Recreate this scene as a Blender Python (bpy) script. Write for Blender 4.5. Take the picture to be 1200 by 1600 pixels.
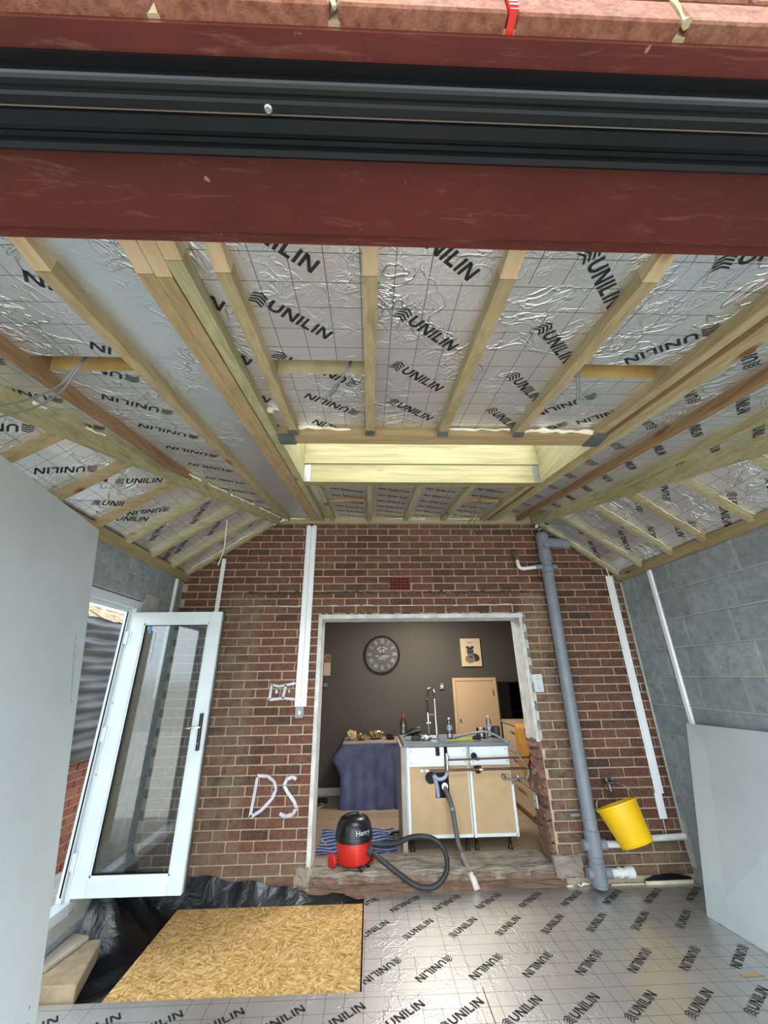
import bpy, bmesh, math, random
from mathutils import Vector, Matrix
random.seed(7)
for _o in list(bpy.data.objects): bpy.data.objects.remove(_o)
scene = bpy.context.scene
COL = scene.collection
# ------------------------------------------------------------------ camera
H = 1.5548
F_PX, PITCH, YAW, ROLL = 608.65, 0.400081, 0.038908, -0.013386
cp, sp, cy, sy = math.cos(PITCH), math.sin(PITCH), math.cos(YAW), math.sin(YAW)
fwd = Vector((sy*cp, cy*cp, sp)); rgt = Vector((cy, -sy, 0)); up = rgt.cross(fwd)
r2 = math.cos(ROLL)*rgt + math.sin(ROLL)*up; u2 = -math.sin(ROLL)*rgt + math.cos(ROLL)*up
cam = bpy.data.cameras.new('camera'); camo = bpy.data.objects.new('camera', cam); COL.objects.link(camo)
camo.matrix_world = Matrix(((r2.x, u2.x, -fwd.x, 0), (r2.y, u2.y, -fwd.y, 0), (r2.z, u2.z, -fwd.z, H), (0, 0, 0, 1)))
cam.sensor_fit = 'AUTO'; cam.sensor_width = 36; cam.lens = F_PX/1600*36; cam.clip_start = .02
scene.camera = camo
# ------------------------------------------------------------------ world, light, exposure
w = bpy.data.worlds.new('World'); scene.world = w; w.use_nodes = True
bg = w.node_tree.nodes['Background']; wt = w.node_tree
# overcast sky: brightest overhead, fainter towards the horizon, the same all round; ground tone below
_tc = wt.nodes.new('ShaderNodeTexCoord'); _sx = wt.nodes.new('ShaderNodeSeparateXYZ'); wt.links.new(_tc.outputs['Generated'], _sx.inputs[0])
_rp = wt.nodes.new('ShaderNodeValToRGB'); _mr = wt.nodes.new('ShaderNodeMapRange'); _mr.inputs[1].default_value = -1; wt.links.new(_sx.outputs[2], _mr.inputs[0]); wt.links.new(_mr.outputs[0], _rp.inputs[0])
_e = _rp.color_ramp.elements; _e[0].position = .49; _e[0].color = (.20, .21, .20, 1); _e[1].position = 1.0; _e[1].color = (.50, .575, .63, 1)
_m = _e.new(.51); _m.color = (.30, .335, .36, 1)
wt.links.new(_rp.outputs[0], bg.inputs[0]); bg.inputs[1].default_value = 2.5
sun = bpy.data.lights.new('sun', 'SUN'); sun.energy = 1.0; sun.angle = math.radians(40); sun.color = (1, .98, .95)
suno = bpy.data.objects.new('sun', sun); COL.objects.link(suno); suno.rotation_euler = (math.radians(42), 0, math.radians(18)); suno.location = (0, -2, 8)
lamp = bpy.data.lights.new('kitchen_fill_light', 'AREA'); lamp.energy = 10; lamp.size = .5; lamp.color = (1, .92, .82)  # unseen light added to brighten the kitchen, no fitting modelled
lampo = bpy.data.objects.new('kitchen_fill_light', lamp); COL.objects.link(lampo); lampo.location = (.7, 5.25, 2.46)
vs = scene.view_settings
vs.view_transform = 'Standard'; vs.look = 'None'; vs.gamma = 1; vs.use_curve_mapping = False; vs.exposure = 2.32
scene.cycles.max_bounces = 10; scene.cycles.diffuse_bounces = 6; scene.cycles.glossy_bounces = 5; scene.cycles.transparent_max_bounces = 12

# ------------------------------------------------------------------ materials
def C(h):
    h = h.lstrip('#'); v = [int(h[i:i+2], 16)/255 for i in (0, 2, 4)]
    return tuple((c/12.92 if c <= .04045 else ((c+.055)/1.055)**2.4) for c in v)+(1,)
class NT:
    def __init__(s, name):
        s.m = bpy.data.materials.new(name); s.m.use_nodes = True; s.t = s.m.node_tree; s.b = s.t.nodes['Principled BSDF']
    def n(s, typ, **kw):
        nd = s.t.nodes.new(typ)
        for k, v in kw.items():
            if k[0] == 'i' and k[1:].isdigit(): nd.inputs[int(k[1:])].default_value = v
            elif k in nd.inputs: nd.inputs[k].default_value = v
            else: setattr(nd, k, v)
        return nd
    def l(s, a, b): s.t.links.new(a, b)
    def ramp(s, fac, stops):
        r = s.n('ShaderNodeValToRGB'); e = r.color_ramp.elements
        while len(e) < len(stops): e.new(.5)
        for el, (p, c) in zip(e, stops): el.position = p; el.color = c
        s.l(fac, r.inputs[0]); return r.outputs[0]
    def mix(s, fac, a, b, typ='MIX'):
        m = s.n('ShaderNodeMixRGB', blend_type=typ)
        for i, x in enumerate((fac, a, b)):
            if hasattr(x, 'is_linked') or hasattr(x, 'links'): s.l(x, m.inputs[i])
            else: m.inputs[i].default_value = x
        return m.outputs[0]
    def math(s, op, a, b=0.0):
        m = s.n('ShaderNodeMath', operation=op)
        for i, x in enumerate((a, b)):
            if hasattr(x, 'links'): s.l(x, m.inputs[i])
            else: m.inputs[i].default_value = x
        return m.outputs[0]
    def coord(s, kind='Object', scale=(1, 1, 1), rnd=False):
        tc = s.n('ShaderNodeTexCoord').outputs[kind] if kind != 'World' else s.n('ShaderNodeNewGeometry').outputs['Position']
        if rnd:
            oi = s.n('ShaderNodeObjectInfo').outputs['Random']; v = s.n('ShaderNodeVectorMath', operation='ADD'); s.l(tc, v.inputs[0])
            mu = s.math('MULTIPLY', oi, 37.0); cb = s.n('ShaderNodeCombineXYZ'); s.l(mu, cb.inputs[0]); s.l(mu, cb.inputs[1]); s.l(mu, cb.inputs[2]); s.l(cb.outputs[0], v.inputs[1]); tc = v.outputs[0]
        mp = s.n('ShaderNodeMapping'); mp.inputs['Scale'].default_value = scale; s.l(tc, mp.inputs[0]); return mp.outputs[0]
    def noise(s, vec, scale, detail=4, rough=.55, dist=0):
        nd = s.n('ShaderNodeTexNoise', Scale=scale, Detail=detail, Roughness=rough, Distortion=dist); s.l(vec, nd.inputs['Vector']); return nd.outputs['Fac']
    def bump(s, h, strength=.3, dist=.01, nrm=None):
        b = s.n('ShaderNodeBump', Strength=strength, Distance=dist); s.l(h, b.inputs['Height'])
        if nrm: s.l(nrm, b.inputs['Normal'])
        s.l(b.outputs[0], s.b.inputs['Normal']); return b.outputs[0]
    def set(s, col=None, rough=None, metal=None, spec=None):
        for k, v in (('Base Color', col), ('Roughness', rough), ('Metallic', metal), ('Specular IOR Level', spec)):
            if v is None: continue
            if hasattr(v, 'links'): s.l(v, s.b.inputs[k])
            else: s.b.inputs[k].default_value = v
        return s.m
def plain(name, c1, c2=None, rough=.5, metal=0, scale=8, bump=0, bscale=60, spec=.5, rnd=False):
    n = NT(name); c1 = C(c1); c2 = C(c2) if c2 else tuple(x*.82 for x in c1[:3])+(1,)
    v = n.coord(rnd=rnd); f = n.noise(v, scale)
    col = n.ramp(f, [(.3, c2), (.7, c1)])
    if bump: n.bump(n.noise(v, bscale), bump, .004)
    return n.set(col, rough, metal, spec)
def wood(name, light, dark, axis, knot='#6b4520', rough=.7):
    n = NT(name); sc = [9, 9, 9]; sc[axis] = .5
    v = n.coord(scale=sc, rnd=True)
    g = n.noise(v, 4, 5, .6, .6)
    v2 = n.coord(scale=[30 if i != axis else .8 for i in range(3)], rnd=True); g2 = n.noise(v2, 3, 3)
    col = n.ramp(g, [(.3, C(dark)), (.55, C(light)), (.75, tuple(min(1, x*1.12) for x in C(light)[:3])+(1,))])
    col = n.mix(.35, col, n.ramp(g2, [(.35, C(dark)), (.6, C(light))]))
    ks = [5, 5, 5]; ks[axis] = 1.7
    vo = n.n('ShaderNodeTexVoronoi', Scale=1.0); n.l(n.coord(scale=ks, rnd=True), vo.inputs['Vector'])
    kf = n.ramp(vo.outputs['Distance'], [(.06, (1, 1, 1, 1)), (.135, (0, 0, 0, 1))])
    col = n.mix(kf, col, C(knot))
    n.bump(g2, .15, .003)
    return n.set(col, rough, 0, .3)
W_RY = wood('treated_timber', '#a3926f', '#80704e', 1)
W_RX = wood('treated_timber_across', '#a3926f', '#80704e', 0)
W_GR = wood('greenish_treated_timber', '#a59c78', '#7f7752', 1)
W_GX = wood('greenish_treated_timber_across', '#aaa182', '#857d5a', 0)
W_OR = wood('orange_timber', '#8e7052', '#6a4e34', 1)
W_BR = wood('honey_timber', '#a28b66', '#806a48', 1)
W_BX = wood('honey_timber_across', '#a28b66', '#806a48', 0)
W_CUT = wood('fresh_cut_timber', '#c9b08e', '#b49a74', 1)
W_KX = wood('pale_kerb_timber', '#8a815a', '#6b6240', 0)
W_KY = wood('pale_kerb_timber_along', '#8c8158', '#6e623e', 1)
def foil_mat(name, tint, rough=.42, grid=True, bs=.75):
    n = NT(name); uv = n.coord('UV')
    nn = n.noise(uv, 3, 3)
    col = n.ramp(nn, [(.3, tuple(x*.9 for x in C(tint)[:3])+(1,)), (.7, C(tint))])
    if grid:
        sx = n.n('ShaderNodeSeparateXYZ'); n.l(uv, sx.inputs[0])
        def line(o, per, off):
            a = n.math('ADD', o, off); a = n.math('MODULO', n.math('ADD', a, 50.0), per); return n.math('LESS_THAN', a, .0023)
        lx = line(sx.outputs[0], .1, .03); ly = line(sx.outputs[1], .1, .012)
        cell = n.n('ShaderNodeTexWhiteNoise', noise_dimensions='2D'); sn = n.n('ShaderNodeVectorMath', operation='FLOOR')
        sc = n.n('ShaderNodeVectorMath', operation='SCALE'); sc.inputs['Scale'].default_value = 5.0; n.l(uv, sc.inputs[0]); n.l(sc.outputs[0], sn.inputs[0]); n.l(sn.outputs[0], cell.inputs['Vector'])
        keep = n.math('GREATER_THAN', cell.outputs[0], .3)
        lf = n.math('MAXIMUM', n.math('MULTIPLY', lx, keep), ly)
        col = n.mix(n.math('MULTIPLY', lf, .85), col, C('#22242a'))
    # crinkles: soft ridges where two noises cross their middle value
    def ridge(scale, wd, dist):
        q = n.noise(uv, scale, 3, .55, dist); d = n.math('ABSOLUTE', n.math('SUBTRACT', q, .5)); return n.ramp(d, [(0, (1, 1, 1, 1)), (wd, (0, 0, 0, 1))])
    h = n.math('ADD', n.math('MULTIPLY', ridge(5, .03, 1.2), n.ramp(n.noise(uv, 2.3, 2), [(.45, (0, 0, 0, 1)), (.6, (1, 1, 1, 1))])), n.math('MULTIPLY', ridge(13, .05, .8), n.ramp(n.noise(uv, 4.1, 2), [(.45, (0, 0, 0, 1)), (.65, (.6, .6, .6, 1))])))
    h = n.math('ADD', h, n.math('MULTIPLY', n.noise(uv, 55, 3, .6, 1.0), .35))
    n.bump(h, bs, .007)
    return n.set(col, rough, .85, .5)
FOIL = foil_mat('printed_foil', '#eef0f2', .32)
FOIL_PLAIN = foil_mat('plain_foil', '#e2e8ec', .34, False)
FOIL_FLOOR = foil_mat('dusty_printed_foil', '#cfcfcd', .42, True, .2)
INK = plain('black_print', '#16171b', '#1d1e22', .6)
FOAM = plain('pir_foam', '#b99a62', '#9c7e46', .9, bump=.4, bscale=80)
FOAM_PALE = plain('pale_pir_foam', '#c4ba96', '#a99e76', .9, bump=.5, bscale=60)
FOAM_WHITE = plain('expanding_foam', '#ece7d6', '#d8cfb2', .8, bump=.5, bscale=50)
def brick_mat(name, cols, stain=False, rough=.9, bumpk=.5):
    n = NT(name)
    oi = n.n('ShaderNodeObjectInfo').outputs['Random']; ri = n.n('ShaderNodeNewGeometry').outputs['Random Per Island']
    f = n.math('FRACT', n.math('ADD', n.math('MULTIPLY', oi, 7.31), ri))
    k = len(cols)
    col = n.ramp(f, [((i+.5)/k, C(c)) for i, c in enumerate(cols)])
    wp = n.coord('World'); a = n.noise(wp, 60, 5, .7)
    col = n.mix(n.ramp(a, [(.35, (.75, .75, .75, 1)), (.65, (0, 0, 0, 1))]), col, n.mix(1.0, col, C('#8f7a70'), 'MULTIPLY'))
    big = n.noise(wp, 9, 4, .65)
    col = n.mix(n.ramp(big, [(.5, (0, 0, 0, 1)), (.75, (.3, .3, .3, 1))]), col, C('#8a7660'))
    if stain:
        sx = n.n('ShaderNodeSeparateXYZ'); n.l(wp, sx.inputs[0])
        # old render scar: a vertical band left of the opening, smears below the old flashing and beside the right jamb
        def band(o, c, wd): 
            d = n.math('ABSOLUTE', n.math('SUBTRACT', o, c)); return n.ramp(d, [(wd*.6, (1, 1, 1, 1)), (wd, (0, 0, 0, 1))])
        low = n.ramp(sx.outputs[2], [(.78, (1, 1, 1, 1)), (.8, (0, 0, 0, 1))]) if False else None
        zc = n.math('LESS_THAN', sx.outputs[2], 2.33)
        b1 = n.math('MULTIPLY', n.math('MULTIPLY', band(sx.outputs[0], -1.25, .22), zc), n.ramp(n.noise(wp, 12, 5, .7), [(.36, (0, 0, 0, 1)), (.6, (1, 1, 1, 1))]))
        b2 = n.math('MULTIPLY', n.math('MULTIPLY', band(sx.outputs[0], 1.66, .16), zc), n.ramp(n.noise(wp, 14, 5, .7), [(.36, (0, 0, 0, 1)), (.6, (1, 1, 1, 1))]))
        b3 = n.math('MULTIPLY', band(sx.outputs[2], .16, .12), n.ramp(n.noise(wp, 8, 5, .7), [(.3, (0, 0, 0, 1)), (.6, (1, 1, 1, 1))]))
        s_ = n.math('MULTIPLY', n.math('MAXIMUM', n.math('MAXIMUM', b1, b2), b3), .62)
        col = n.mix(s_, col, C('#857862'))
    n.bump(n.noise(wp, 120, 5, .75), bumpk, .004)
    return n.set(col, rough, 0, .25)
BRICK = brick_mat('house_brick', ['#7a5648', '#714e42', '#815c4c', '#624840', '#86604e', '#745246', '#7b5647', '#58453e', '#825d4c'], True)
BRICK_NEW = brick_mat('pink_facing_brick', ['#8f5f4c', '#885643', '#986753', '#8c5b48'], False, .9, 1.0)
BRICK_GARDEN = brick_mat('garden_brick', ['#8c5040', '#7e4638', '#99604a', '#86594a'])
MORTAR = plain('buff_mortar', '#c2b096', '#ab9880', .95, scale=20, bump=.6, bscale=140)
MORTAR_GREY = plain('grey_mortar', '#b4b5ac', '#9c9e96', .95, scale=14, bump=.5, bscale=120)
def block_mat():
    n = NT('concrete_block'); wp = n.coord('World')
    oi = n.n('ShaderNodeObjectInfo').outputs['Random']
    col = n.ramp(oi, [(.1, C('#868f92')), (.5, C('#959fa2')), (.9, C('#8b9596'))])
    a = n.noise(wp, 5, 5, .65); col = n.mix(n.ramp(a, [(.4, (0, 0, 0, 1)), (.75, (.6, .6, .6, 1))]), col, C('#aab2b0')); a2 = n.noise(wp, 14, 6, .75); col = n.mix(n.ramp(a2, [(.35, (.55, .55, .55, 1)), (.6, (0, 0, 0, 1))]), col, C('#666f72'))
    b = n.noise(wp, 130, 3, .7); col = n.mix(n.ramp(b, [(.28, (.8, .8, .8, 1)), (.36, (0, 0, 0, 1))]), col, C('#4c5354'))
    wv = n.n('ShaderNodeTexWave', Scale=9.0, Distortion=6.0, Detail=1.0); wv.inputs['Detail Scale'].default_value = 1.2; n.l(wp, wv.inputs['Vector'])
    col = n.mix(n.math('MULTIPLY', n.ramp(wv.outputs['Fac'], [(.02, (1, 1, 1, 1)), (.12, (0, 0, 0, 1))]), .22), col, C('#565d60'))
    n.bump(b, .3, .003); return n.set(col, .92, 0, .25)
BLOCK = block_mat()
def steel_mat():
    n = NT('red_oxide_steel'); v = n.coord('World')
    a = n.noise(v, 4, 5, .7); col = n.ramp(a, [(.3, C('#461911')), (.7, C('#542218'))])
    v2 = n.coord('World', (1.2, 9, 9)); s1 = n.noise(v2, 3.5, 7, .8, 1.6)
    col = n.mix(n.ramp(s1, [(.555, (0, 0, 0, 1)), (.76, (.42, .42, .42, 1))]), col, C('#8f6a56'))
    s2 = n.noise(v, 38, 2, .5); col = n.mix(n.ramp(s2, [(.74, (0, 0, 0, 1)), (.78, (.5, .5, .5, 1))]), col, C('#a88a72'))
    n.bump(n.noise(v, 90, 4), .12, .003); return n.set(col, .6, 0, .25)
STEEL = steel_mat()
BLACK_ALU = plain('black_powder_coat', '#0a0c0f', '#06080a', .34, 0, spec=.28)
BLACK_SEAL = plain('black_rubber', '#060607', '#040405', .7, spec=.15)
ZINC = plain('zinc_plated', '#b9bcbc', '#8c9090', .3, .9)
HANGER = plain('galvanised_hanger', '#8c9294', '#6a7072', .4, .8)
WHITE_CAP = plain('white_metal_capping', '#f6f9fb', '#eef3f6', .3, 0)
UPVC = plain('white_upvc', '#cdd4d7', '#c4cccf', .25)
GREY_PVC = plain('grey_pvc', '#848b93', '#757c84', .38)
WHITE_PVC = plain('white_pvc', '#e6e8e6', '#cfd2cf', .35)
CHROME = plain('chrome', '#d2d4d6', '#b8babc', .12, 1)
BLACKP = plain('black_plastic', '#17181a', '#0f1011', .3)
def board_mat():
    n = NT('plasterboard_face'); v = n.coord('World')
    a = n.noise(v, 2.2, 4); col = n.ramp(a, [(.3, C('#afb6b7')), (.7, C('#bac1c2'))])
    b = n.noise(v, 70, 3); col = n.mix(n.ramp(b, [(.3, (.12, .12, .12, 1)), (.5, (0, 0, 0, 1))]), col, C('#9aa0a0'))
    n.bump(b, .06, .002); return n.set(col, .85, 0, .2)
PB = board_mat()
PB_EDGE = plain('plasterboard_edge', '#cfd2cc', '#b9bcb4', .95, bump=.3)
PBINK = plain('grey_print', '#6f7678', '#7a8082', .8)
def osb_mat():
    n = NT('osb_flakes'); v = n.coord('Object')
    cols = []
    acc = None
    for i, (ang, sc) in enumerate(((.35, 1), (-.75, .9), (1.35, 1.1), (2.2, .95))):
        m0 = n.n('ShaderNodeMapping'); m0.inputs['Rotation'].default_value = (0, 0, ang); n.l(v, m0.inputs[0]); mp = n.n('ShaderNodeMapping'); mp.inputs['Scale'].default_value = (24*sc, 105*sc, 1); n.l(m0.outputs[0], mp.inputs[0])
        vo = n.n('ShaderNodeTexVoronoi', Scale=1.0, Randomness=1.0); n.l(mp.outputs[0], vo.inputs['Vector'])
        bw = n.n('ShaderNodeSeparateColor'); n.l(vo.outputs['Color'], bw.inputs[0]); cols.append(bw.outputs[0])
    sel = lambda sc, p: n.ramp(n.noise(v, sc, 2), [(p, (0, 0, 0, 1)), (p+.02, (1, 1, 1, 1))])
    m1 = n.mix(sel(22, .5), cols[0], cols[1]); m1 = n.mix(sel(17, .55), m1, cols[2]); m1 = n.mix(sel(13, .56), m1, cols[3])
    col = n.ramp(m1, [(.0, C('#8a6636')), (.25, C('#ad884e')), (.6, C('#bf9a60')), (1, C('#d8ba86'))])
    dk = n.noise(v, 28, 4, .7); col = n.mix(n.ramp(dk, [(.62, (0, 0, 0, 1)), (.72, (.6, .6, .6, 1))]), col, C('#7a4f22'))
    n.bump(m1, .25, .003); return n.set(col, .7, 0, .3)
OSB = osb_mat()
def dpm_mat():
    n = NT('black_polythene'); v = n.coord('World')
    a = n.noise(v, 9, 4, .55, 1.2); n.bump(a, .5, .02)
    d = n.noise(v, 5, 4, .6); col = n.ramp(d, [(.4, C('#0a0b0e')), (.75, C('#1b1d21'))]); return n.set(col, .3, 0, .6)
DPM = dpm_mat()
SHEETING = plain('matt_black_sheeting', '#15171b', '#0c0d10', .5, 0, 6, .2, 30, .35)
CONC = plain('rough_concrete', '#9d9184', '#756a5e', .95, scale=9, bump=.8, bscale=40)
CONC_BLK = plain('tan_concrete_block', '#a8967c', '#8d7a60', .95, scale=12, bump=.7, bscale=70)
RUBBLE = plain('broken_brick_reveal', '#8f6b5c', '#6b5045', .95, scale=14, bump=1.0, bscale=30)
PLASTER = plain('white_plaster_edge', '#d9dcda', '#b6b3ac', .9, scale=10, bump=.4, bscale=50)
KWALL = plain('taupe_paint', '#4f4942', '#4a443e', .85, scale=2)
KWHITE = plain('white_gloss_paint', '#d8d6d0', '#cac8c2', .4)
KCEIL = plain('white_ceiling_paint', '#d8d6d0', '#d0cec8', .9)
def lam_mat():
    n = NT('laminate_plank'); v = n.coord('Object', (1.2, 14, 1), True); g = n.noise(v, 4, 4, .6, .4)
    oi = n.n('ShaderNodeObjectInfo').outputs['Random']; base = n.ramp(oi, [(.1, C('#97836e')), (.9, C('#a5917b'))])
    col = n.mix(n.ramp(g, [(.4, (.5, .5, .5, 1)), (.7, (0, 0, 0, 1))]), base, C('#7e6a56')); return n.set(col, .45)
LAM = lam_mat()
TAN = plain('hardboard_back', '#bfa27c', '#b59872', .7)
CUT_SHADE = plain('painted_cut_shade', '#2b2520', '#1b1714', .9)  # near-black that paints the shade inside the cabinet cut-outs
CABW = plain('white_melamine', '#e4eaec', '#d6dde0', .4)
WTOP = plain('grey_worktop', '#70767c', '#5c6268', .4, bump=.1)
CREAM_DOOR = plain('cream_door_paint', '#d0b08a', '#c8a680', .55, scale=2)
COPPER = plain('dull_copper_pipe', '#6f5340', '#4e3c30', .4, .7)
WASTE = plain('dark_grey_waste_pipe', '#5c5e5c', '#4a4c4a', .5)
def tube_mat(name, c): return plain(name, c, None, .45)
YELLOW = plain('yellow_plastic', '#f2c40c', '#e8b806', .42, scale=5)
RED = plain('red_plastic', '#cc2a20', '#b8221a', .35)
def cloth_mat(name, c1, c2):
    n = NT(name); v = n.coord('Object'); a = n.noise(v, 6, 5, .7); col = n.ramp(a, [(.35, C(c2)), (.7, C(c1))])
    n.bump(n.noise(v, 90, 3), .3, .004); return n.set(col, .95, 0, .1)
BLUE = cloth_mat('dusty_blue_cloth', '#666b84', '#4a5070')
ORANGE = cloth_mat('orange_cloth', '#c0904c', '#a67836')
def glass_mat(name, tint=(1, 1, 1, 1), alpha=.0, gl=.12):
    n = NT(name); t = n.t; tr = n.n('ShaderNodeBsdfTransparent'); tr.inputs[0].default_value = tint
    g = n.n('ShaderNodeBsdfGlossy'); g.inputs['Roughness'].default_value = .02
    fr = n.n('ShaderNodeFresnel'); fr.inputs[0].default_value = 1.5; mx = n.n('ShaderNodeMixShader')
    n.l(n.math('ADD', n.math('MULTIPLY', fr.outputs[0], 1.6), gl*.2), mx.inputs[0]); n.l(tr.outputs[0], mx.inputs[1]); n.l(g.outputs[0], mx.inputs[2])
    n.l(mx.outputs[0], t.nodes['Material Output'].inputs[0]); return n.m
GLASS = glass_mat('door_glass', (.78, .83, .84, 1))
BOTTLE = glass_mat('clear_plastic', (.93, .95, .97, 1), gl=.6)
PAINTW = plain('white_spray_paint', '#d8dbe4', '#b9bcc6', .8)

# ------------------------------------------------------------------ mesh helpers
WL = {}
class B:
    def __init__(s): s.v = []; s.f = []; s.uv = None; s.sm = False
    def quad(s, *p):
        i = len(s.v); s.v += [Vector(q) for q in p]; s.f.append(tuple(range(i, i+len(p)))); return s
    def box(s, x0, x1, y0, y1, z0, z1):
        i = len(s.v); s.v += [Vector((x, y, z)) for z in (z0, z1) for y in (y0, y1) for x in (x0, x1)]
        for f in ((0, 2, 3, 1), (4, 5, 7, 6), (0, 1, 5, 4), (2, 6, 7, 3), (0, 4, 6, 2), (1, 3, 7, 5)): s.f.append(tuple(i+k for k in f))
        return s
    def hexa(s, p):   # p: 4 bottom + 4 top corners
        i = len(s.v); s.v += [Vector(q) for q in p]
        for f in ((0, 3, 2, 1), (4, 5, 6, 7), (0, 1, 5, 4), (1, 2, 6, 5), (2, 3, 7, 6), (3, 0, 4, 7)): s.f.append(tuple(i+k for k in f))
        return s
    def prism(s, poly, d):   # poly 3D points, extrude by vector d
        n = len(poly); i = len(s.v); d = Vector(d); s.v += [Vector(q) for q in poly]+[Vector(q)+d for q in poly]
        s.f.append(tuple(i+k for k in reversed(range(n)))); s.f.append(tuple(i+n+k for k in range(n)))
        for k in range(n): s.f.append((i+k, i+(k+1) % n, i+n+(k+1) % n, i+n+k))
        return s
    def bar(s, a, b, wd, ht, upv=(0, 0, 1)):
        a, b = Vector(a), Vector(b); d = (b-a).normalized(); sd = d.cross(Vector(upv)).normalized(); u = sd.cross(d)
        p = []
        for q in (a, b): p.append([q+sd*x*wd/2+u*y*ht/2 for x, y in ((-1, -1), (1, -1), (1, 1), (-1, 1))])
        i = len(s.v); s.v += p[0]+p[1]
        for f in ((0, 1, 2, 3), (7, 6, 5, 4), (0, 4, 5, 1), (1, 5, 6, 2), (2, 6, 7, 3), (3, 7, 4, 0)): s.f.append(tuple(i+k for k in f))
        return s
    def tube(s, pts, r, n=10, smooth=0, caps=True):
        pts = [Vector(p) for p in pts]
        if smooth:
            q = []
            for k in range(len(pts)-1):
                p0, p1, p2, p3 = pts[max(k-1, 0)], pts[k], pts[k+1], pts[min(k+2, len(pts)-1)]
                for t in [j/smooth for j in range(smooth)]:
                    q.append(.5*((2*p1)+(p2-p0)*t+(2*p0-5*p1+4*p2-p3)*t*t+(3*p1-p0-3*p2+p3)*t**3))
            pts = q+[pts[-1]]
        rs = r if isinstance(r, (list, tuple)) else [r]*len(pts)
        if len(rs) != len(pts): rs = [rs[min(len(rs)-1, int(k*len(rs)/len(pts)))] for k in range(len(pts))]
        d = (pts[1]-pts[0]).normalized(); u = Vector((0, 0, 1)) if abs(d.z) < .9 else Vector((1, 0, 0))
        i0 = len(s.v)
        for k, p in enumerate(pts):
            d = (pts[min(k+1, len(pts)-1)]-pts[max(k-1, 0)]).normalized()
            sd = d.cross(u).normalized(); u = sd.cross(d).normalized()
            for j in range(n):
                a = 2*math.pi*j/n; s.v.append(p+rs[k]*(math.cos(a)*sd+math.sin(a)*u))
        for k in range(len(pts)-1):
            for j in range(n): s.f.append((i0+k*n+j, i0+k*n+(j+1) % n, i0+(k+1)*n+(j+1) % n, i0+(k+1)*n+j))
        if caps: s.f.append(tuple(i0+j for j in reversed(range(n)))); s.f.append(tuple(i0+(len(pts)-1)*n+j for j in range(n)))
        s.sm = True; return s
    def lathe(s, prof, c, ax=(0, 0, 1), n=24):   # prof [(r, h)]
        ax = Vector(ax).normalized(); t = Vector((1, 0, 0)) if abs(ax.x) < .9 else Vector((0, 1, 0)); e1 = ax.cross(t).normalized(); e2 = ax.cross(e1); c = Vector(c)
        i0 = len(s.v)
        for r, h in prof:
            for j in range(n):
                a = 2*math.pi*j/n; s.v.append(c+ax*h+max(r, 1e-4)*(math.cos(a)*e1+math.sin(a)*e2))
        for k in range(len(prof)-1):
            for j in range(n): s.f.append((i0+k*n+j, i0+k*n+(j+1) % n, i0+(k+1)*n+(j+1) % n, i0+(k+1)*n+j))
        if prof[0][0] > 1e-3: s.f.append(tuple(i0+j for j in reversed(range(n))))
        if prof[-1][0] > 1e-3: s.f.append(tuple(i0+(len(prof)-1)*n+j for j in range(n)))
        s.sm = True; return s
    def xf(s, M):
        s.v = [M @ q for q in s.v]; return s
    def build(s, name, mat, parent=None, origin=None, bevel=0, smooth=None, uvf=None):
        o3 = Vector(WL[parent.name]) if parent is not None else Vector(origin or (0, 0, 0))
        me = bpy.data.meshes.new(name); me.from_pydata([tuple(q-o3) for q in s.v], [], s.f); me.update()
        bm = bmesh.new(); bm.from_mesh(me); bmesh.ops.recalc_face_normals(bm, faces=bm.faces)
        if bevel: bmesh.ops.bevel(bm, geom=bm.edges[:], offset=bevel, segments=1, affect='EDGES', clamp_overlap=True)
        bm.to_mesh(me); bm.free()
        me.materials.append(mat)
        if uvf:
            L = me.uv_layers.new(name='UVMap')
            for lp in me.loops: L.data[lp.index].uv = uvf(me.vertices[lp.vertex_index].co+o3)
        ob = bpy.data.objects.new(name, me); COL.objects.link(ob)
        if parent is not None: ob.parent = parent
        else: ob.location = o3
        WL[ob.name] = tuple(o3)
        if smooth if smooth is not None else s.sm:
            for p in me.polygons: p.use_smooth = True
            try: me.set_sharp_from_angle(angle=math.radians(40))
            except Exception: pass
        return ob
def tag(o, label=None, cat=None, group=None, kind=None):
    for k, v in (('label', label), ('category', cat), ('group', group), ('kind', kind)):
        if v: o[k] = v
    return o
def thing(name, loc, label, cat, group=None):
    o = bpy.data.objects.new(name, None); COL.objects.link(o); o.location = loc; o.empty_display_size = .1; WL[o.name] = tuple(loc)
    return tag(o, label, cat, group)
def root(name, loc=(0, 0, 0), kind='structure'):
    o = bpy.data.objects.new(name, None); COL.objects.link(o); o.location = loc; o.empty_display_size = .1; WL[o.name] = tuple(loc); o['kind'] = kind; return o
def share(mesh, name, parent, loc):   # another object on an existing mesh (local coordinates)
    ob = bpy.data.objects.new(name, mesh); COL.objects.link(ob); ob.parent = parent
    ob.location = Vector(loc)-Vector(WL[parent.name]); return ob
def clip(poly, a, b, c):   # keep a*x+b*y<=c
    out = []
    for k in range(len(poly)):
        p, q = poly[k], poly[(k+1) % len(poly)]; dp = a*p[0]+b*p[1]-c; dq = a*q[0]+b*q[1]-c
        if dp <= 0: out.append(p)
        if dp*dq < 0: t = dp/(dp-dq); out.append((p[0]+t*(q[0]-p[0]), p[1]+t*(q[1]-p[1])))
    return out
def clip_to(poly, conv):   # conv counter-clockwise convex polygon
    for k in range(len(conv)):
        (x0, y0), (x1, y1) = conv[k], conv[(k+1) % len(conv)]
        a, b = (y1-y0), -(x1-x0); poly = clip(poly, a, b, a*x0+b*y0)
        if len(poly) < 3: return []
    return poly
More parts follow.
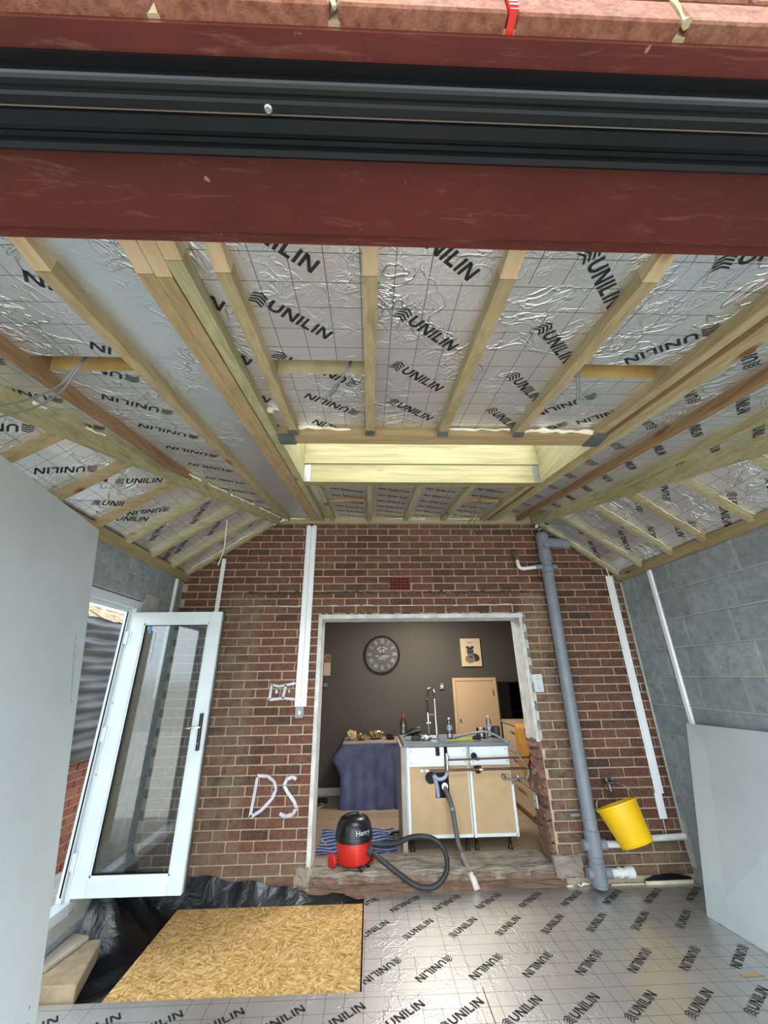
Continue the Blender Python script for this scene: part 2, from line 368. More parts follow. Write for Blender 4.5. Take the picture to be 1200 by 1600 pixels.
def ccw(poly):
    A = sum(poly[k][0]*poly[(k+1) % len(poly)][1]-poly[(k+1) % len(poly)][0]*poly[k][1] for k in range(len(poly)))
    return poly if A > 0 else poly[::-1]
# ------------------------------------------------------------------ the printed word and its mark, as flat convex pieces (cap height 1)
def stroke(a, b, wd):
    a, b = Vector(a), Vector(b); d = (b-a).normalized(); n = Vector((-d.y, d.x))*wd/2
    return [tuple(a-n), tuple(b-n), tuple(b+n), tuple(a+n)]
def word():
    P = []; t = .2; x = 0
    def rect(x0, x1, y0, y1): P.append([(x0, y0), (x1, y0), (x1, y1), (x0, y1)])
    def U(x):
        w_, r = .86, .36; rect(x, x+t, r, 1); rect(x+w_-t, x+w_, r, 1)
        c = (x+w_/2, w_/2); ro, ri = w_/2, w_/2-t; N = 7
        for k in range(N):
            a0, a1 = math.pi+math.pi*k/N, math.pi+math.pi*(k+1)/N
            P.append([(c[0]+ri*math.cos(a0), c[1]+ri*math.sin(a0)), (c[0]+ro*math.cos(a0), c[1]+ro*math.sin(a0)), (c[0]+ro*math.cos(a1), c[1]+ro*math.sin(a1)), (c[0]+ri*math.cos(a1), c[1]+ri*math.sin(a1))])
        return x+w_
    def Nn(x):
        w_ = .92; rect(x, x+t, 0, 1); rect(x+w_-t, x+w_, 0, 1); P.append([(x+t*.9, 1), (x+t*.2, 1), (x+w_-t*.9, 0), (x+w_-t*.2, 0)][::1] if False else [(x, 1), (x+w_-t*1.25, 0), (x+w_, 0), (x+t*1.25, 1)]); return x+w_
    def I(x): rect(x, x+t, 0, 1); return x+t
    def Lt(x): rect(x, x+t, 0, 1); rect(x+t, x+.64, 0, t); return x+.64
    for fn in (U, Nn, I, Lt, I, Nn): x = fn(x)+.17
    for k in range(4):   # the mark: four bent bars with pointed tips
        y = -.02+k*.27
        P.append([(-1.25, y-.12), (-.72, y+.16), (-.72, y+.3), (-1.12, y+.06)])
        P.append([(-.72, y+.16), (-.22, y-.1), (-.22, y+.04), (-.72, y+.3)])
    return [ccw(p) for p in P], x
WORD, WORD_LEN = word()
CAP = .0495
def lettering(name, parent, O, e1, e2, nv, polys_clip, places):
    b = B(); O, e1, e2, nv = Vector(O), Vector(e1), Vector(e2), Vector(nv)
    conv = ccw(polys_clip)
    for (u, v, ang) in places:
        ca, sa = math.cos(ang)*CAP, math.sin(ang)*CAP
        for p in WORD:
            q = clip_to([(u+ca*x-sa*y, v+sa*x+ca*y) for x, y in p], conv)
            if len(q) >= 3: b.quad(*[O+e1*x+e2*y+nv*.0012 for x, y in q])
    if b.v: return b.build(name, INK, parent)
def panel(parent, O, e1, e2, nv, poly, mat, th=.1, places=(), edge=None, name='insulation_board'):
    O, e1, e2, nv = Vector(O), Vector(e1).normalized(), Vector(e2).normalized(), Vector(nv).normalized()
    poly = ccw(poly)
    b = B().prism([O+e1*x+e2*y for x, y in poly], -nv*th)
    ob = b.build(name, mat, parent, uvf=lambda q: ((Vector(q)-O).dot(e1), (Vector(q)-O).dot(e2)))
    if edge:
        ob.data.materials.append(edge)
        for p in ob.data.polygons:
            if abs(p.normal.dot(nv)) < .5: p.material_index = 1
    cx = sum(p[0] for p in poly)/len(poly); cy_ = sum(p[1] for p in poly)/len(poly)
    ins = [(cx+(x-cx)*.995, cy_+(y-cy_)*.995) for x, y in poly]
    lettering('lettering', ob, O, e1, e2, nv, ins, places)
    return ob
def bead(parent, a, b, r, seed=0, name='foam_bead', wig=.6):
    rnd = random.Random(seed); a, b = Vector(a), Vector(b); L = (b-a).length; n = max(4, int(L/.035)); pts = []; rs = []
    for k in range(n+1):
        j = Vector((rnd.uniform(-1, 1), rnd.uniform(-1, 1), rnd.uniform(-1, 1)))*r*wig
        pts.append(a+(b-a)*k/n+j); rs.append(r*rnd.uniform(.35, 1.25))
    return B().tube(pts, rs, 6).build(name, FOAM_WHITE, parent)

# ------------------------------------------------------------------ room numbers
XL, XR, YB = -1.885, 2.64, 3.978
SL = .17
def zf(y): return 3.12+SL*(y-YB)
LS, LZ0 = .68, 2.485      # left slope
RS, RZ0 = .76, 2.46       # right slope
def xhl(y): return XL+(zf(y)-LZ0)/LS
def xhr(y): return XR-(zf(y)-RZ0)/RS
REC = .048

# ------------------------------------------------------------------ ground outside
tag(B().box(-9, 9, -9, .2, -.16, -.1).build('ground_patio', plain('patio_slab', '#b9b4aa', '#a59f94', .9, bump=.3)), kind='structure')
tag(B().box(-9, XL-.3, .2, 9, -.16, -.1).build('ground_side_path', plain('side_path_concrete', '#8a877f', '#75726b', .9, bump=.3)), kind='structure')

# ------------------------------------------------------------------ back wall of the house, brick by brick
OX0, OX1, OZ0, OZ1 = -.50, 1.54, .12, 2.135
wb = B().box(XL-.3, OX0, YB+.011, YB+.27, -.1, 3.45).box(OX1, XR+.3, YB+.011, YB+.27, -.1, 3.45).box(OX0, OX1, YB+.011, YB+.27, OZ1, 3.45)
wall_back = wb.build('wall_back', MORTAR); wall_back['kind'] = 'structure'
BM = {}
def brick_mesh(L, h=.062, d=.09):
    k = (round(L, 3), h)
    if k not in BM:
        ob = B().box(0, k[0], 0, d, 0, h).build('brick', BRICK, bevel=.003); BM[k] = ob.data; bpy.data.objects.remove(ob)
    return BM[k]
def roof_under(x):
    return min(3.12, LZ0+LS*(x-XL), RZ0+RS*(XR-x))
spots = []
for i in range(0, 41):
    z0 = 3.04-.075*i+.0065
    ph = -.936 if i % 2 else -1.05
    for k in range(-6, 18):
        a = ph+.227*k+.006+random.uniform(-.003, .003); b = ph+.227*(k+1)-.006
        segs = [(max(a, XL+.002), min(b, XR-.002))]
        if OZ0 < z0+.03 < OZ1: segs = [(s0, min(s1, OX0-.004-random.uniform(0, .006))) for s0, s1 in segs if s0 < OX0]+[(max(s0, OX1+.004+random.uniform(0, .012)), s1) for s0, s1 in segs if s1 > OX1]
        elif z0+.03 < OZ0: segs = [(s0, min(s1, OX0)) for s0, s1 in segs if s0 < OX0]+[(max(s0, OX1), s1) for s0, s1 in segs if s1 > OX1]
        for s0, s1 in segs:
            if s1-s0 < .035: continue
            if z0 > max(roof_under(s0), roof_under(s1))+.02: continue
            if z0 < .02: continue
            spots.append((s0, s1, z0))
def parea(s): 
    d = Vector(((s[0]+s[1])/2, YB, s[2]+.03-H)); return (s[1]-s[0])*.065*d.y/d.dot(fwd)**3
spots.sort(key=lambda s: -parea(s))
for s0, s1, z0 in spots[:300]:
    share(brick_mesh(s1-s0), 'brick', wall_back, (s0, YB+random.uniform(-.002, .002), z0))
rest = B()
for s0, s1, z0 in spots[300:]:
    dy = random.uniform(-.002, .002); rest.box(s0, s1, YB+dy, YB+.09, z0, z0+.062)
o = rest.build('brickwork', BRICK, wall_back, bevel=.003); o['kind'] = 'stuff'
# scar of the old flashing, head line, mortar smears
def ragged(x0, x1, z, hh, seed, mat, name, par=None, y=YB-.004, th=.006, step=.03):
    rnd = random.Random(seed); b = B(); x = x0
    while x < x1:
        s = step*rnd.uniform(.5, 1.6); h1 = hh*rnd.uniform(.25, 1); zz = z+rnd.uniform(-.4, .4)*hh
        if rnd.random() < .85: b.hexa([(x, y, zz-h1/2), (x+s*1.1, y, zz-h1/2+rnd.uniform(-.3, .3)*hh), (x+s*1.1, y+th, zz-h1/2), (x, y+th, zz-h1/2), (x, y, zz+h1/2), (x+s*1.1, y, zz+h1/2), (x+s*1.1, y+th, zz+h1/2), (x, y+th, zz+h1/2)])
        x += s
    return b.build(name, mat, par or wall_back)
DARKM = plain('dark_old_mortar', '#4a4238', '#2f2a25', .95, bump=.6)
ragged(-1.22, -.72, 2.345, .03, 1, DARKM, 'flashing_scar'); ragged(-.56, 1.6, 2.345, .026, 2, DARKM, 'flashing_scar')
ragged(-1.2, 1.6, 2.215, .012, 3, PLASTER, 'mortar_smear', step=.06); ragged(OX0, OX1, OZ1-.008, .022, 4, DARKM, 'head_scar', y=YB-.002, th=.02)
# reveals of the opening
RB = YB+.27
rv = B().box(OX0-.005, OX0+.03, YB-.006, RB, OZ0, OZ1-.02); rv.build('reveal_lining', PLASTER, wall_back)
B().box(OX0, OX1, YB-.004, RB, OZ1-.045, OZ1-.004).build('head_lining', PLASTER, wall_back)
B().box(OX1-.035, OX1+.004, YB+.012, RB, 1.0, OZ1-.04).build('reveal_lining', PLASTER, wall_back)
def rough_sheet(fn, nu, nv, name, mat, par, amp, seed=0, sm=False):
    rnd = random.Random(seed); b = B(); vs_ = []
    for i in range(nu+1):
        for j in range(nv+1): p = Vector(fn(i/nu, j/nv)); vs_.append(p+Vector((rnd.uniform(-1, 1), rnd.uniform(-1, 1), rnd.uniform(-1, 1)))*amp)
    b.v = vs_; b.f = [(i*(nv+1)+j, (i+1)*(nv+1)+j, (i+1)*(nv+1)+j+1, i*(nv+1)+j+1) for i in range(nu) for j in range(nv)]; b.sm = sm
    return b.build(name, mat, par, smooth=sm)
def rough_block(x0, x1, y0, y1, z0, z1, name, mat, par, amp, nx, ny, nz, seed=0):
    rnd = random.Random(seed); bm = bmesh.new()
    bmesh.ops.create_cube(bm, size=1); bmesh.ops.subdivide_edges(bm, edges=bm.edges[:], cuts=max(nx, ny, nz), use_grid_fill=True)
    pt = {}
    for v in bm.verts:
        v.co = Vector((x0+(v.co.x+.5)*(x1-x0), y0+(v.co.y+.5)*(y1-y0), z0+(v.co.z+.5)*(z1-z0)))+Vector((rnd.uniform(-1, 1)*amp, rnd.uniform(-1, 1)*amp, rnd.uniform(-1, 1)*amp))
    b = B(); bm.verts.index_update(); b.v = [v.co.copy() for v in bm.verts]; b.f = [tuple(v.index for v in f.verts) for f in bm.faces]; bm.free()
    return b.build(name, mat, par)
for k in range(12):   # broken brick ends down the right reveal
    z0 = .12+.075*k; d = random.uniform(0, .03)
    rough_block(OX1-.012-d, OX1+.05, YB+.02, RB, z0, z0+.07, 'broken_brick', RUBBLE, wall_back, .010, 3, 3, 3, k)
for k in range(14):
    z0 = 1.02+.078*k
    rough_block(OX1-.004, OX1+.014, YB-.006, YB+.02, z0, z0+.07, 'plaster_crumb', CONC if k % 2 else PLASTER, wall_back, .004, 2, 2, 2, 40+k)
# threshold: rough slab edge of the old house floor
th = root('floor_threshold'); DIRT = plain('dirty_broken_brick', '#86705e', '#6a574a', .95, scale=12, bump=.9, bscale=30)
rough_block(OX0-.02, OX1+.02, YB-.005, RB+.05, .02, OZ0, 'slab_edge', CONC, th, .011, 22, 22, 22, 5)
rough_block(OX0-.06, OX1+.02, YB-.035, YB+.02, -.08, .05, 'rubble_ledge', plain('dirty_brick_footing', '#7d6350', '#5f4a3c', .95, scale=10, bump=.9, bscale=30), th, .010, 14, 14, 14, 6)
for k in range(8):
    x = OX0+.05+k*.25; rough_block(x, x+.2, YB-.015, YB+.03, .035, .098, 'broken_brick', DIRT, th, .008, 3, 3, 3, 70+k)
rough_block(1.5, 1.72, YB-.03, YB+.02, .06, .19, 'mortar_lump', CONC, th, .012, 4, 4, 4, 91)
rough_block(-.58, -.46, YB-.03, YB+.05, .02, .16, 'mortar_lump', CONC, th, .014, 4, 4, 4, 92)

# spray paint marks on the brick
def paint(pts, wd, par):
    b = B()
    for p, q in zip(pts[:-1], pts[1:]): b.bar((p[0], YB-.004, p[1]), (q[0], YB-.004, q[1]), wd, .002, (0, 1, 0))
    return b
pD = [(-.955, .775), (-.985, .50), (-.90, .545), (-.815, .625), (-.79, .69), (-.81, .745), (-.87, .785), (-.955, .79)]
pS = [(-.625, .76), (-.66, .775), (-.705, .76), (-.725, .715), (-.69, .665), (-.63, .60), (-.61, .555), (-.635, .515), (-.69, .50), (-.745, .52)]
paint(pD, .024, 0).build('sprayed_letter', PAINTW, wall_back); paint(pS, .026, 0).build('sprayed_letter', PAINTW, wall_back)
paint([(-.905, 1.51), (-.915, 1.375), (-.78, 1.385), (-.69, 1.375)], .022, 0).build('sprayed_box', PAINTW, wall_back)
paint([(-.905, 1.5), (-.84, 1.485), (-.775, 1.495), (-.69, 1.51)], .02, 0).build('sprayed_box', PAINTW, wall_back)
paint([(-.775, 1.495), (-.795, 1.385)], .024, 0).build('sprayed_box', PAINTW, wall_back)
paint([(-.858, 1.455), (-.856, 1.425)], .022, 0).build('sprayed_box', PAINTW, wall_back); paint([(-.742, 1.455), (-.742, 1.43)], .012, 0).build('sprayed_box', PAINTW, wall_back)

# ------------------------------------------------------------------ right wall, block by block
wr = B().box(XR+.006, XR+.3, -.0, YB+.3, -.1, 3.3); wall_right = wr.build('wall_right', MORTAR_GREY); wall_right['kind'] = 'structure'
perp = {0: [3.777, 3.31, 3.059, 2.625, 2.18], 1: [3.584, 3.175, 2.73, 2.29], 2: [3.692, 3.283, 2.835, 2.39], 3: [3.595, 3.172, 2.717, 2.27], 4: [3.779, 3.334, 2.912, 2.47]}
def block_wall(par, xf, sgn, rows, ymin, ymax, skip=None):
    for r in range(rows):
        zt = 2.452-.2335*r; ps = list(perp[r if r in perp else (1 if r % 2 else 4)])
        while ps[-1] > ymin: ps.append(ps[-1]-.445)
        ys = [YB]+ps
        for a, b in zip(ys[:-1], ys[1:]):
            y1, y0 = min(a-.0065, ymax), max(b+.0065, ymin)
            if y1-y0 < .03: continue
            z0, z1 = zt-.2205, zt
            if skip and skip(y0, y1, z0, z1): continue
            parts = [(z0, z1)]
            if r == 0 and abs(b-3.059) < .01: parts = [(z0, z0+.105), (z0+.118, z1)]
            for q0, q1 in parts:
                d = random.uniform(0, .003); x0, x1 = (xf+sgn*(-d), xf+sgn*.075)
                B().box(min(x0, x1), max(x0, x1), y0, y1, q0, q1).build('block', BLOCK, par, bevel=.003)
block_wall(wall_right, XR, 1, 11, .5, YB-.004)
rough_block(XR-.012, XR+.01, YB-.06, YB-.002, .1, .42, 'mortar_lump', MORTAR_GREY, wall_right, .008, 3, 3, 3, 33)
B().tube([(XR-.012, YB-.012, .3), (XR-.014, YB-.014, 1.2), (XR-.012, YB-.012, 2.43)], .012, 6).build('corner_pointing', MORTAR_GREY, wall_right)
# ------------------------------------------------------------------ left wall, with the door opening
DY1, DY0, DZ0, DZ1 = 3.36, 1.75, .2, 2.16
wl = B().box(XL-.09, XL-.006, DY1, YB+.3, -.1, 2.75).box(XL-.09, XL-.006, 0, DY0, -.1, 2.75).box(XL-.09, XL-.006, DY0, DY1, DZ1, 2.75).box(XL-.09, XL-.006, DY0, DY1, -.1, DZ0)
wall_left = wl.build('wall_left', MORTAR_GREY); wall_left['kind'] = 'structure'
block_wall(wall_left, XL, -1, 11, .5, YB-.004, lambda y0, y1, z0, z1: (y1 > DY0 and y0 < DY1 and z0 < DZ1 and z1 > DZ0))
for (y0, y1, z0, z1) in ((DY0, 2.3, 2.165, 2.225), (2.31, 2.75, 2.165, 2.225), (2.76, 3.2, 2.165, 2.225), (3.21, DY1, 2.165, 2.225)): B().box(XL-.08, XL, y0, y1, z0, z1).build('block', BLOCK, wall_left, bevel=.003)
for r in range(2, 9):
    zt = 2.452-.2335*r
    B().box(XL-.08, XL, DY1+.005, 3.59 if r % 2 else 3.7, zt-.2245, zt).build('block', BLOCK, wall_left, bevel=.003)

# ------------------------------------------------------------------ roof: rafters, trimmers, hips, boards
ceiling = root('ceiling')
def rafter(x0, x1, y0, y1, mat, cut=None, h=.15, name='rafter', top=None):
    ys = y0 if cut is None else cut
    ob = B().hexa([(x0, ys, zf(ys)), (x1, ys, zf(ys)), (x1, y1, zf(y1)), (x0, y1, zf(y1)), (x0, ys, zf(ys)+h), (x1, ys, zf(ys)+h), (x1, y1, zf(y1)+h), (x0, y1, zf(y1)+h)]).build(name, mat, ceiling)
    if cut: 
        zc = zf(cut)+.003
        B().hexa([(x0, y0, zc-.003), (x1, y0, zc-.003), (x1, cut, zc), (x0, cut, zc), (x0, y0, zf(y0)+h), (x1, y0, zf(y0)+h), (x1, cut, zf(cut)+h), (x0, cut, zf(cut)+h)]).build('seat_cut', W_CUT, ob)
    return ob
YE = 3.93; HF0, HF1, HR0, HR1 = 1.745, 1.845, 2.565, 2.63
rafter(-.635, -.590, .42, YE, W_BR, .745); rafter(-.589, -.544, .42, YE, W_BR, .755); rafter(-.538, -.492, .42, YE, W_GR, .70)
rafter(1.285, 1.329, .42, YE, W_BR, .74); rafter(1.331, 1.375, .42, YE, W_GR, .74)
for x0, x1 in ((-.421, -.379), (-.021, .02), (.36, .406), (.767, .811), (1.205, 1.25)):
    rafter(x0, x1, .42, HF0, W_RY, .735); rafter(x0, x1, HR1, YE, W_GR)
def y_at_hip(side, x):
    y = 3.0
    for _ in range(30): y += .5*((x-xhl(y)) if side < 0 else (xhr(y)-x))*4
    return y
def hip_y_left(x): return ((x-XL)*LS+LZ0-3.12)/SL+YB
def hip_y_right(x): return ((XR-x)*RS+RZ0-3.12)/SL+YB
rafter(-.903, -.861, .42, YE, W_RY, .745); rafter(-1.33, -1.287, .42, hip_y_left(-1.31), W_OR, .745)
rafter(1.603, 1.648, .42, hip_y_right(1.63)-.02, W_OR, .74); rafter(1.955, 2.0, .42, hip_y_right(1.98)-.02, W_GR, .74)
rafter(-1.62, -1.575, .42, hip_y_left(-1.6), W_GR, .74) if False else None
# header timbers and the bright kerb of the rooflight
def header(x0, x1, y0, y1, zb, h, mat, name): return B().hexa([(x0, y0, zb), (x1, y0, zb), (x1, y1, zb), (x0, y1, zb), (x0, y0, zb+h), (x1, y0, zb+h), (x1, y1, zb+h), (x0, y1, zb+h)]).build(name, mat, ceiling)
header(-.492, 1.285, HF0, HF0+.047, zf(HF0), .15, W_BX, 'rooflight_header'); header(-.492, 1.285, HF0+.05, HF1, zf(HF0)+.004, .15, W_BX, 'rooflight_header')
header(-.492, 1.285, HR0, HR1, zf(HR0), .15, W_KX, 'rooflight_header')
header(-.492, 1.285, HR0-.007, HR1, zf(HR0)+.153, .21, W_KX, 'kerb_board'); header(-.492, 1.285, HF0+.02, HF1, zf(HF0)+.157, .14, W_KX, 'kerb_board')
for x0, x1 in ((-.538, -.4925), (1.2855, 1.33)):
    B().hexa([(x0, HF1, zf(HF1)+.153), (x1, HF1, zf(HF1)+.153), (x1, HR0, zf(HR0)+.153), (x0, HR0, zf(HR0)+.153), (x0, HF1, zf(HF1)+.37), (x1, HF1, zf(HF1)+.37), (x1, HR0, zf(HR0)+.37), (x0, HR0, zf(HR0)+.37)]).build('kerb_board', W_KY, ceiling)
    xx = x1 if x0 < 0 else x0; s = 1 if x0 < 0 else -1
    B().hexa([(xx, HF1, zf(HF1)), (xx+s*.004, HF1, zf(HF1)), (xx+s*.004, HR0, zf(HR0)+.004), (xx, HR0, zf(HR0)+.004), (xx, HF1, zf(HF1)+.15), (xx+s*.004, HF1, zf(HF1)+.15), (xx+s*.004, HR0, zf(HR0)+.15), (xx, HR0, zf(HR0)+.15)]).build('kerb_lining', W_KY, ceiling)
    B().box(min(xx+s*.006, xx+s*.05), max(xx+s*.006, xx+s*.05), HR0-.003, HR0-.001, zf(HR0)+.002, zf(HR0)+.14).build('joist_hanger', ZINC, ceiling)
    B().box(min(xx, xx+s*.09), max(xx, xx+s*.09), HF0-.005, HF1+.0, zf(HF0)-.003, zf(HF0)-.001).build('joist_hanger', HANGER, ceiling)
for x0, x1 in ((-.421, -.379), (-.021, .02), (.36, .406), (.767, .811), (1.205, 1.25)):
    B().box(x0-.004, x1+.004, HF0-.045, HF0-.001, zf(HF0)-.012, zf(HF0)-.006).build('joist_hanger', HANGER, ceiling)
# wall plates
B().box(-1.0, 1.83, YE-.003, YB, 3.088, 3.25).build('ledger', W_GX, ceiling)
B().box(XR-.045, XR+.05, .3, YB, 2.455, 2.53).build('wall_plate', W_RY, ceiling)
B().box(XL-.05, XL+.045, .3, YB, 2.465, 2.535).build('wall_plate', W_RY, ceiling)
B().box(XL, XR, .44, .54, 2.44, 2.53).build('wall_plate', W_RX, ceiling)
# hips
def hip(side, mat):
    f = xhl if side < 0 else xhr; p = []
    y0, y1 = .35, YB-.055
    for (y, dz) in ((y0, -.062), (y1, -.045)):
        for s in (-.023, .023): p.append((f(y)+s, y, zf(y)+dz))
    for (y, dz) in ((y0, .13), (y1, .13)):
        for s in (-.023, .023): p.append((f(y)+s, y, zf(y)+dz))
    return B().hexa([p[0], p[1], p[3], p[2], p[4], p[5], p[7], p[6]]).build('hip_rafter', mat, ceiling)
hip(-1, W_GR); hip(1, W_GR)
# jack rafters
LJ = [1.33, 1.73, 2.13, 2.53, 2.88, 3.25, 3.62, 3.93]
RJ = [1.15, 1.55, 1.95, 2.38, 2.79, 3.15, 3.56, 3.93]
def jack(side, y, mat, wd=.045):
    if side < 0: xa, xb = XL+.02, xhl(y); za, zb = LZ0+LS*(xa-XL), LZ0+LS*(xb-XL)
    else: xa, xb = XR-.02, xhr(y); za, zb = RZ0+RS*(XR-xa), RZ0+RS*(XR-xb)
    y0, y1 = y-wd/2, y+wd/2
    return B().hexa([(xa, y0, za), (xb, y0, zb), (xb, y1, zb), (xa, y1, za), (xa, y0, za+.14), (xb, y0, zb+.14), (xb, y1, zb+.14), (xa, y1, za+.14)]).build('jack_rafter', mat, ceiling)
for k, y in enumerate(LJ): jack(-1, y, W_RX if k < 4 else W_GX)
for k, y in enumerate(RJ): jack(1, y, W_GX if k not in (4,) else W_RX)
# boards on the long slope
SN = math.sqrt(1+SL*SL)
FO = (0, 0, zf(0)+REC); FE1 = (1, 0, 0); FE2 = (0, -1/SN, -SL/SN); FN = (0, SL/SN, -1/SN)
def fboard(x0, x1, y0, y1, places, mat=None, edge=FOAM, hipside=0, th=.1):
    poly = [(x0, y0), (x1, y0), (x1, y1), (x0, y1)]
    if hipside < 0:   # keep right of the left hip: x >= xhl(y)
        a = SL/LS; poly = clip(poly, -1, a, -(XL+(3.12-SL*YB-LZ0)/LS)-.01)
    if hipside > 0:
        a = SL/RS; poly = clip(poly, 1, a, XR-(3.12-SL*YB-RZ0)/RS-.01)
    if len(poly) < 3: return
    return panel(ceiling, FO, FE1, FE2, FN, [(x, -y*SN) for x, y in poly], mat or FOIL, th, [(u, -v*SN, a) for u, v, a in places], edge)
def series(u, y0, step, n, ang): return [(u, y0+step*k, ang) for k in range(n)]
G0, G1 = 1.172, 1.262
fboard(-1.70, -1.33, .42, 3.6, series(-1.46, .88, .29, 9, 2.62), hipside=-1)
fboard(-1.287, -.903, .42, G0, [(-.79, .90, 2.56), (-.815, 1.205, 2.56), (-1.04, .68, 2.56)]); fboard(-1.287, -.903, G1, 3.9, series(-1.012, 1.28, .285, 9, 2.56), hipside=-1)
fboard(-.861, -.635, .42, 3.9, [], FOIL_PLAIN)
fboard(-.492, -.421, .42, HF0, series(-.66, .78, .29, 4, -.69)); 
fboard(-.379, -.021, .42, G0, [(-.345, .625, -.69), (-.335, .907, -.69), (-.335, 1.19, -.69)]); fboard(-.379, -.021, G1, HF0, [(-.09, 1.29, 2.48), (-.095, 1.545, 2.5), (-.095, 1.80, 2.5)], edge=FOAM_PALE)
fboard(.02, .36, .42, HF0, [(.104, .645, -.66)]+series(.12, .961, .28, 3, -.69))
fboard(.406, .767, .42, HF0, series(.606, .722, .29, 4, -.79))
fboard(.811, 1.205, .42, G0, [(1.148, .975, -2.36), (1.03, .71, .35)]); fboard(.811, 1.205, G1, HF0, [(.975, 1.42, -2.36), (1.235, 1.50, -2.36), (.98, 1.7, -2.36)])
fboard(1.25, 1.285, .42, HF0, [])
fboard(1.375, 1.603, .42, 3.9, series(1.52, .84, .28, 11, 2.45))
fboard(1.648, 1.955, .42, 3.6, series(1.70, .86, .275, 10, -.78), hipside=1)
fboard(2.0, 2.5, .42, 3.0, series(2.1, .9, .275, 7, -.78), hipside=1)
for k, (x0, x1) in enumerate(((-.492, -.421), (-.379, -.021), (.02, .36), (.406, .767), (.811, 1.205), (1.25, 1.285))):
    pl_ = series((x0+x1)/2+.1, 2.74, .19, 7, 2.75)
    if k in (1, 4): fboard(x0, x1, HR1, 3.19, pl_); fboard(x0, x1, 3.285, 3.92, pl_)
    else: fboard(x0, x1, HR1, 3.92, pl_ if x1-x0 > .2 else [])
# boards on the hipped ends
LN = math.sqrt(1+LS*LS); RN = math.sqrt(1+RS*RS)
LO = (XL, 0, LZ0+.052); LE1 = (0, 1, 0); LE2 = (1/LN, 0, LS/LN); LNV = (LS/LN, 0, -1/LN)
RO = (XR, 0, RZ0+.052); RE1 = (0, -1, 0); RE2 = (-1/RN, 0, RS/RN); RNV = (-RS/RN, 0, -1/RN)
def sboard(side, y0, y1, places):
    f = xhl if side < 0 else xhr
    X0, NN = (XL, LN) if side < 0 else (XR, RN)
    sl_ = lambda y: abs(f(y)-X0)*NN-.01
    poly = [(y0, .03), (y1, .03), (y1, sl_(y1)), (y0, sl_(y0))]
    if side < 0: return panel(ceiling, LO, LE1, LE2, LNV, poly, FOIL, .09, places, FOAM)
    return panel(ceiling, RO, RE1, RE2, RNV, [(-y, s) for y, s in poly], FOIL, .09, [(-y, s, a) for y, s, a in places], FOAM)
LP = {1: [(1.6, .26, -2.28)], 2: [(2.03, .29, -2.28)], 3: [(2.09, .11, .92), (2.40, .14, .6), (2.32, .35, .8)], 4: [(2.42, .17, .6), (2.62, .1, .6), (2.75, .38, -2.3)], 5: [(3.0, .60, -.87), (2.92, .28, -.87)], 6: [(3.33, .62, -.87), (3.32, .3, -.87), (3.37, .12, -.87)], 7: [(3.74, .85, 2.2), (3.7, .52, 2.2), (3.68, .22, 2.2)]}
for k in range(len(LJ)-1): sboard(-1, LJ[k]+.0225, LJ[k+1]-.0225, LP.get(k+1, []))
RP_ = {2: [(1.65, .2, -2.4)], 3: [(2.10, .20, -2.3), (2.34, .24, -2.35)], 4: [(2.44, .22, -2.3), (2.60, .46, .75), (2.77, .18, -2.35)], 5: [(2.87, .5, .75), (2.80, .3, -2.3), (3.17, .14, .8)], 6: [(3.10, .61, -2.3), (3.43, .24, .85)], 7: [(3.63, .62, .85), (3.85, .3, .85)]}
for k in range(len(RJ)-1): sboard(1, RJ[k]+.0225, RJ[k+1]-.0225, RP_.get(k+1, []))
sboard(-1, .45, LJ[0]-.0225, []); sboard(1, .45, RJ[0]-.0225, [])
# squeezed foam along the joints
def fz(x, y, d=REC): return (x, y, zf(y)+d)
bead(ceiling, fz(-.40, HF0-.006, .035), fz(-.1, HF0-.006, .03), .012, 1); bead(ceiling, fz(.82, HF0-.008, .03), fz(1.2, HF0-.008, .025), .014, 2); bead(ceiling, fz(.42, HF0-.006, .036), fz(.75, HF0-.006, .036), .007, 12)
bead(ceiling, fz(-.49, 1.55, .04), fz(-.425, 1.56, .04), .014, 3)
for k, (ya, yb) in enumerate(((1.5, 1.56), (1.75, 1.86), (2.38, 2.62), (2.7, 2.95), (3.0, 3.35), (3.45, 3.9))): bead(ceiling, (xhl(ya)+.028, ya, zf(ya)+.03), (xhl(yb)+.028, yb, zf(yb)+.03), .008, 20+k)
for k, (ya, yb) in enumerate(((2.15, 2.5), (2.55, 2.85), (2.95, 3.2))): bead(ceiling, (xhl(ya)-.03, ya, zf(ya)-.01), (xhl(yb)-.03, yb, zf(yb)-.01), .008, 30+k)
def sp_(side, y, s, d=.04):
    return (XL+s/LN, y, LZ0+LS*s/LN+d) if side < 0 else (XR-s/RN, y, RZ0+RS*s/RN+d)
for k, (sd, y, s0, s1) in enumerate(((1, 3.12, .08, .75), (1, 2.76, .1, .55), (1, 2.35, .05, .3), (1, 1.92, .15, .45), (1, 3.53, .2, .45), (1, 3.9, .1, .75), (-1, 2.90, .08, .5), (-1, 3.9, .1, .8), (-1, 2.55, .05, .35), (-1, 3.28, .1, .3))):
    bead(ceiling, sp_(sd, y, s0), sp_(sd, y, s1), .005, 50+k, wig=.9)
for k in range(7): bead(ceiling, (-1.02+k*.02, YB-.06-.012*k, 3.06+.008*k), (-1.0+k*.02, YB-.05-.012*k, 3.10), .012, 80+k)
for (x0, x1, k) in ((-.62, -.5, 1), (-.90, -.7, 2), (.2, .42, 3), (.45, .6, 4), (.85, 1.2, 5)): bead(ceiling, (x0, YE-.012, 3.135), (x1, YE-.012, 3.135), .007, 90+k)
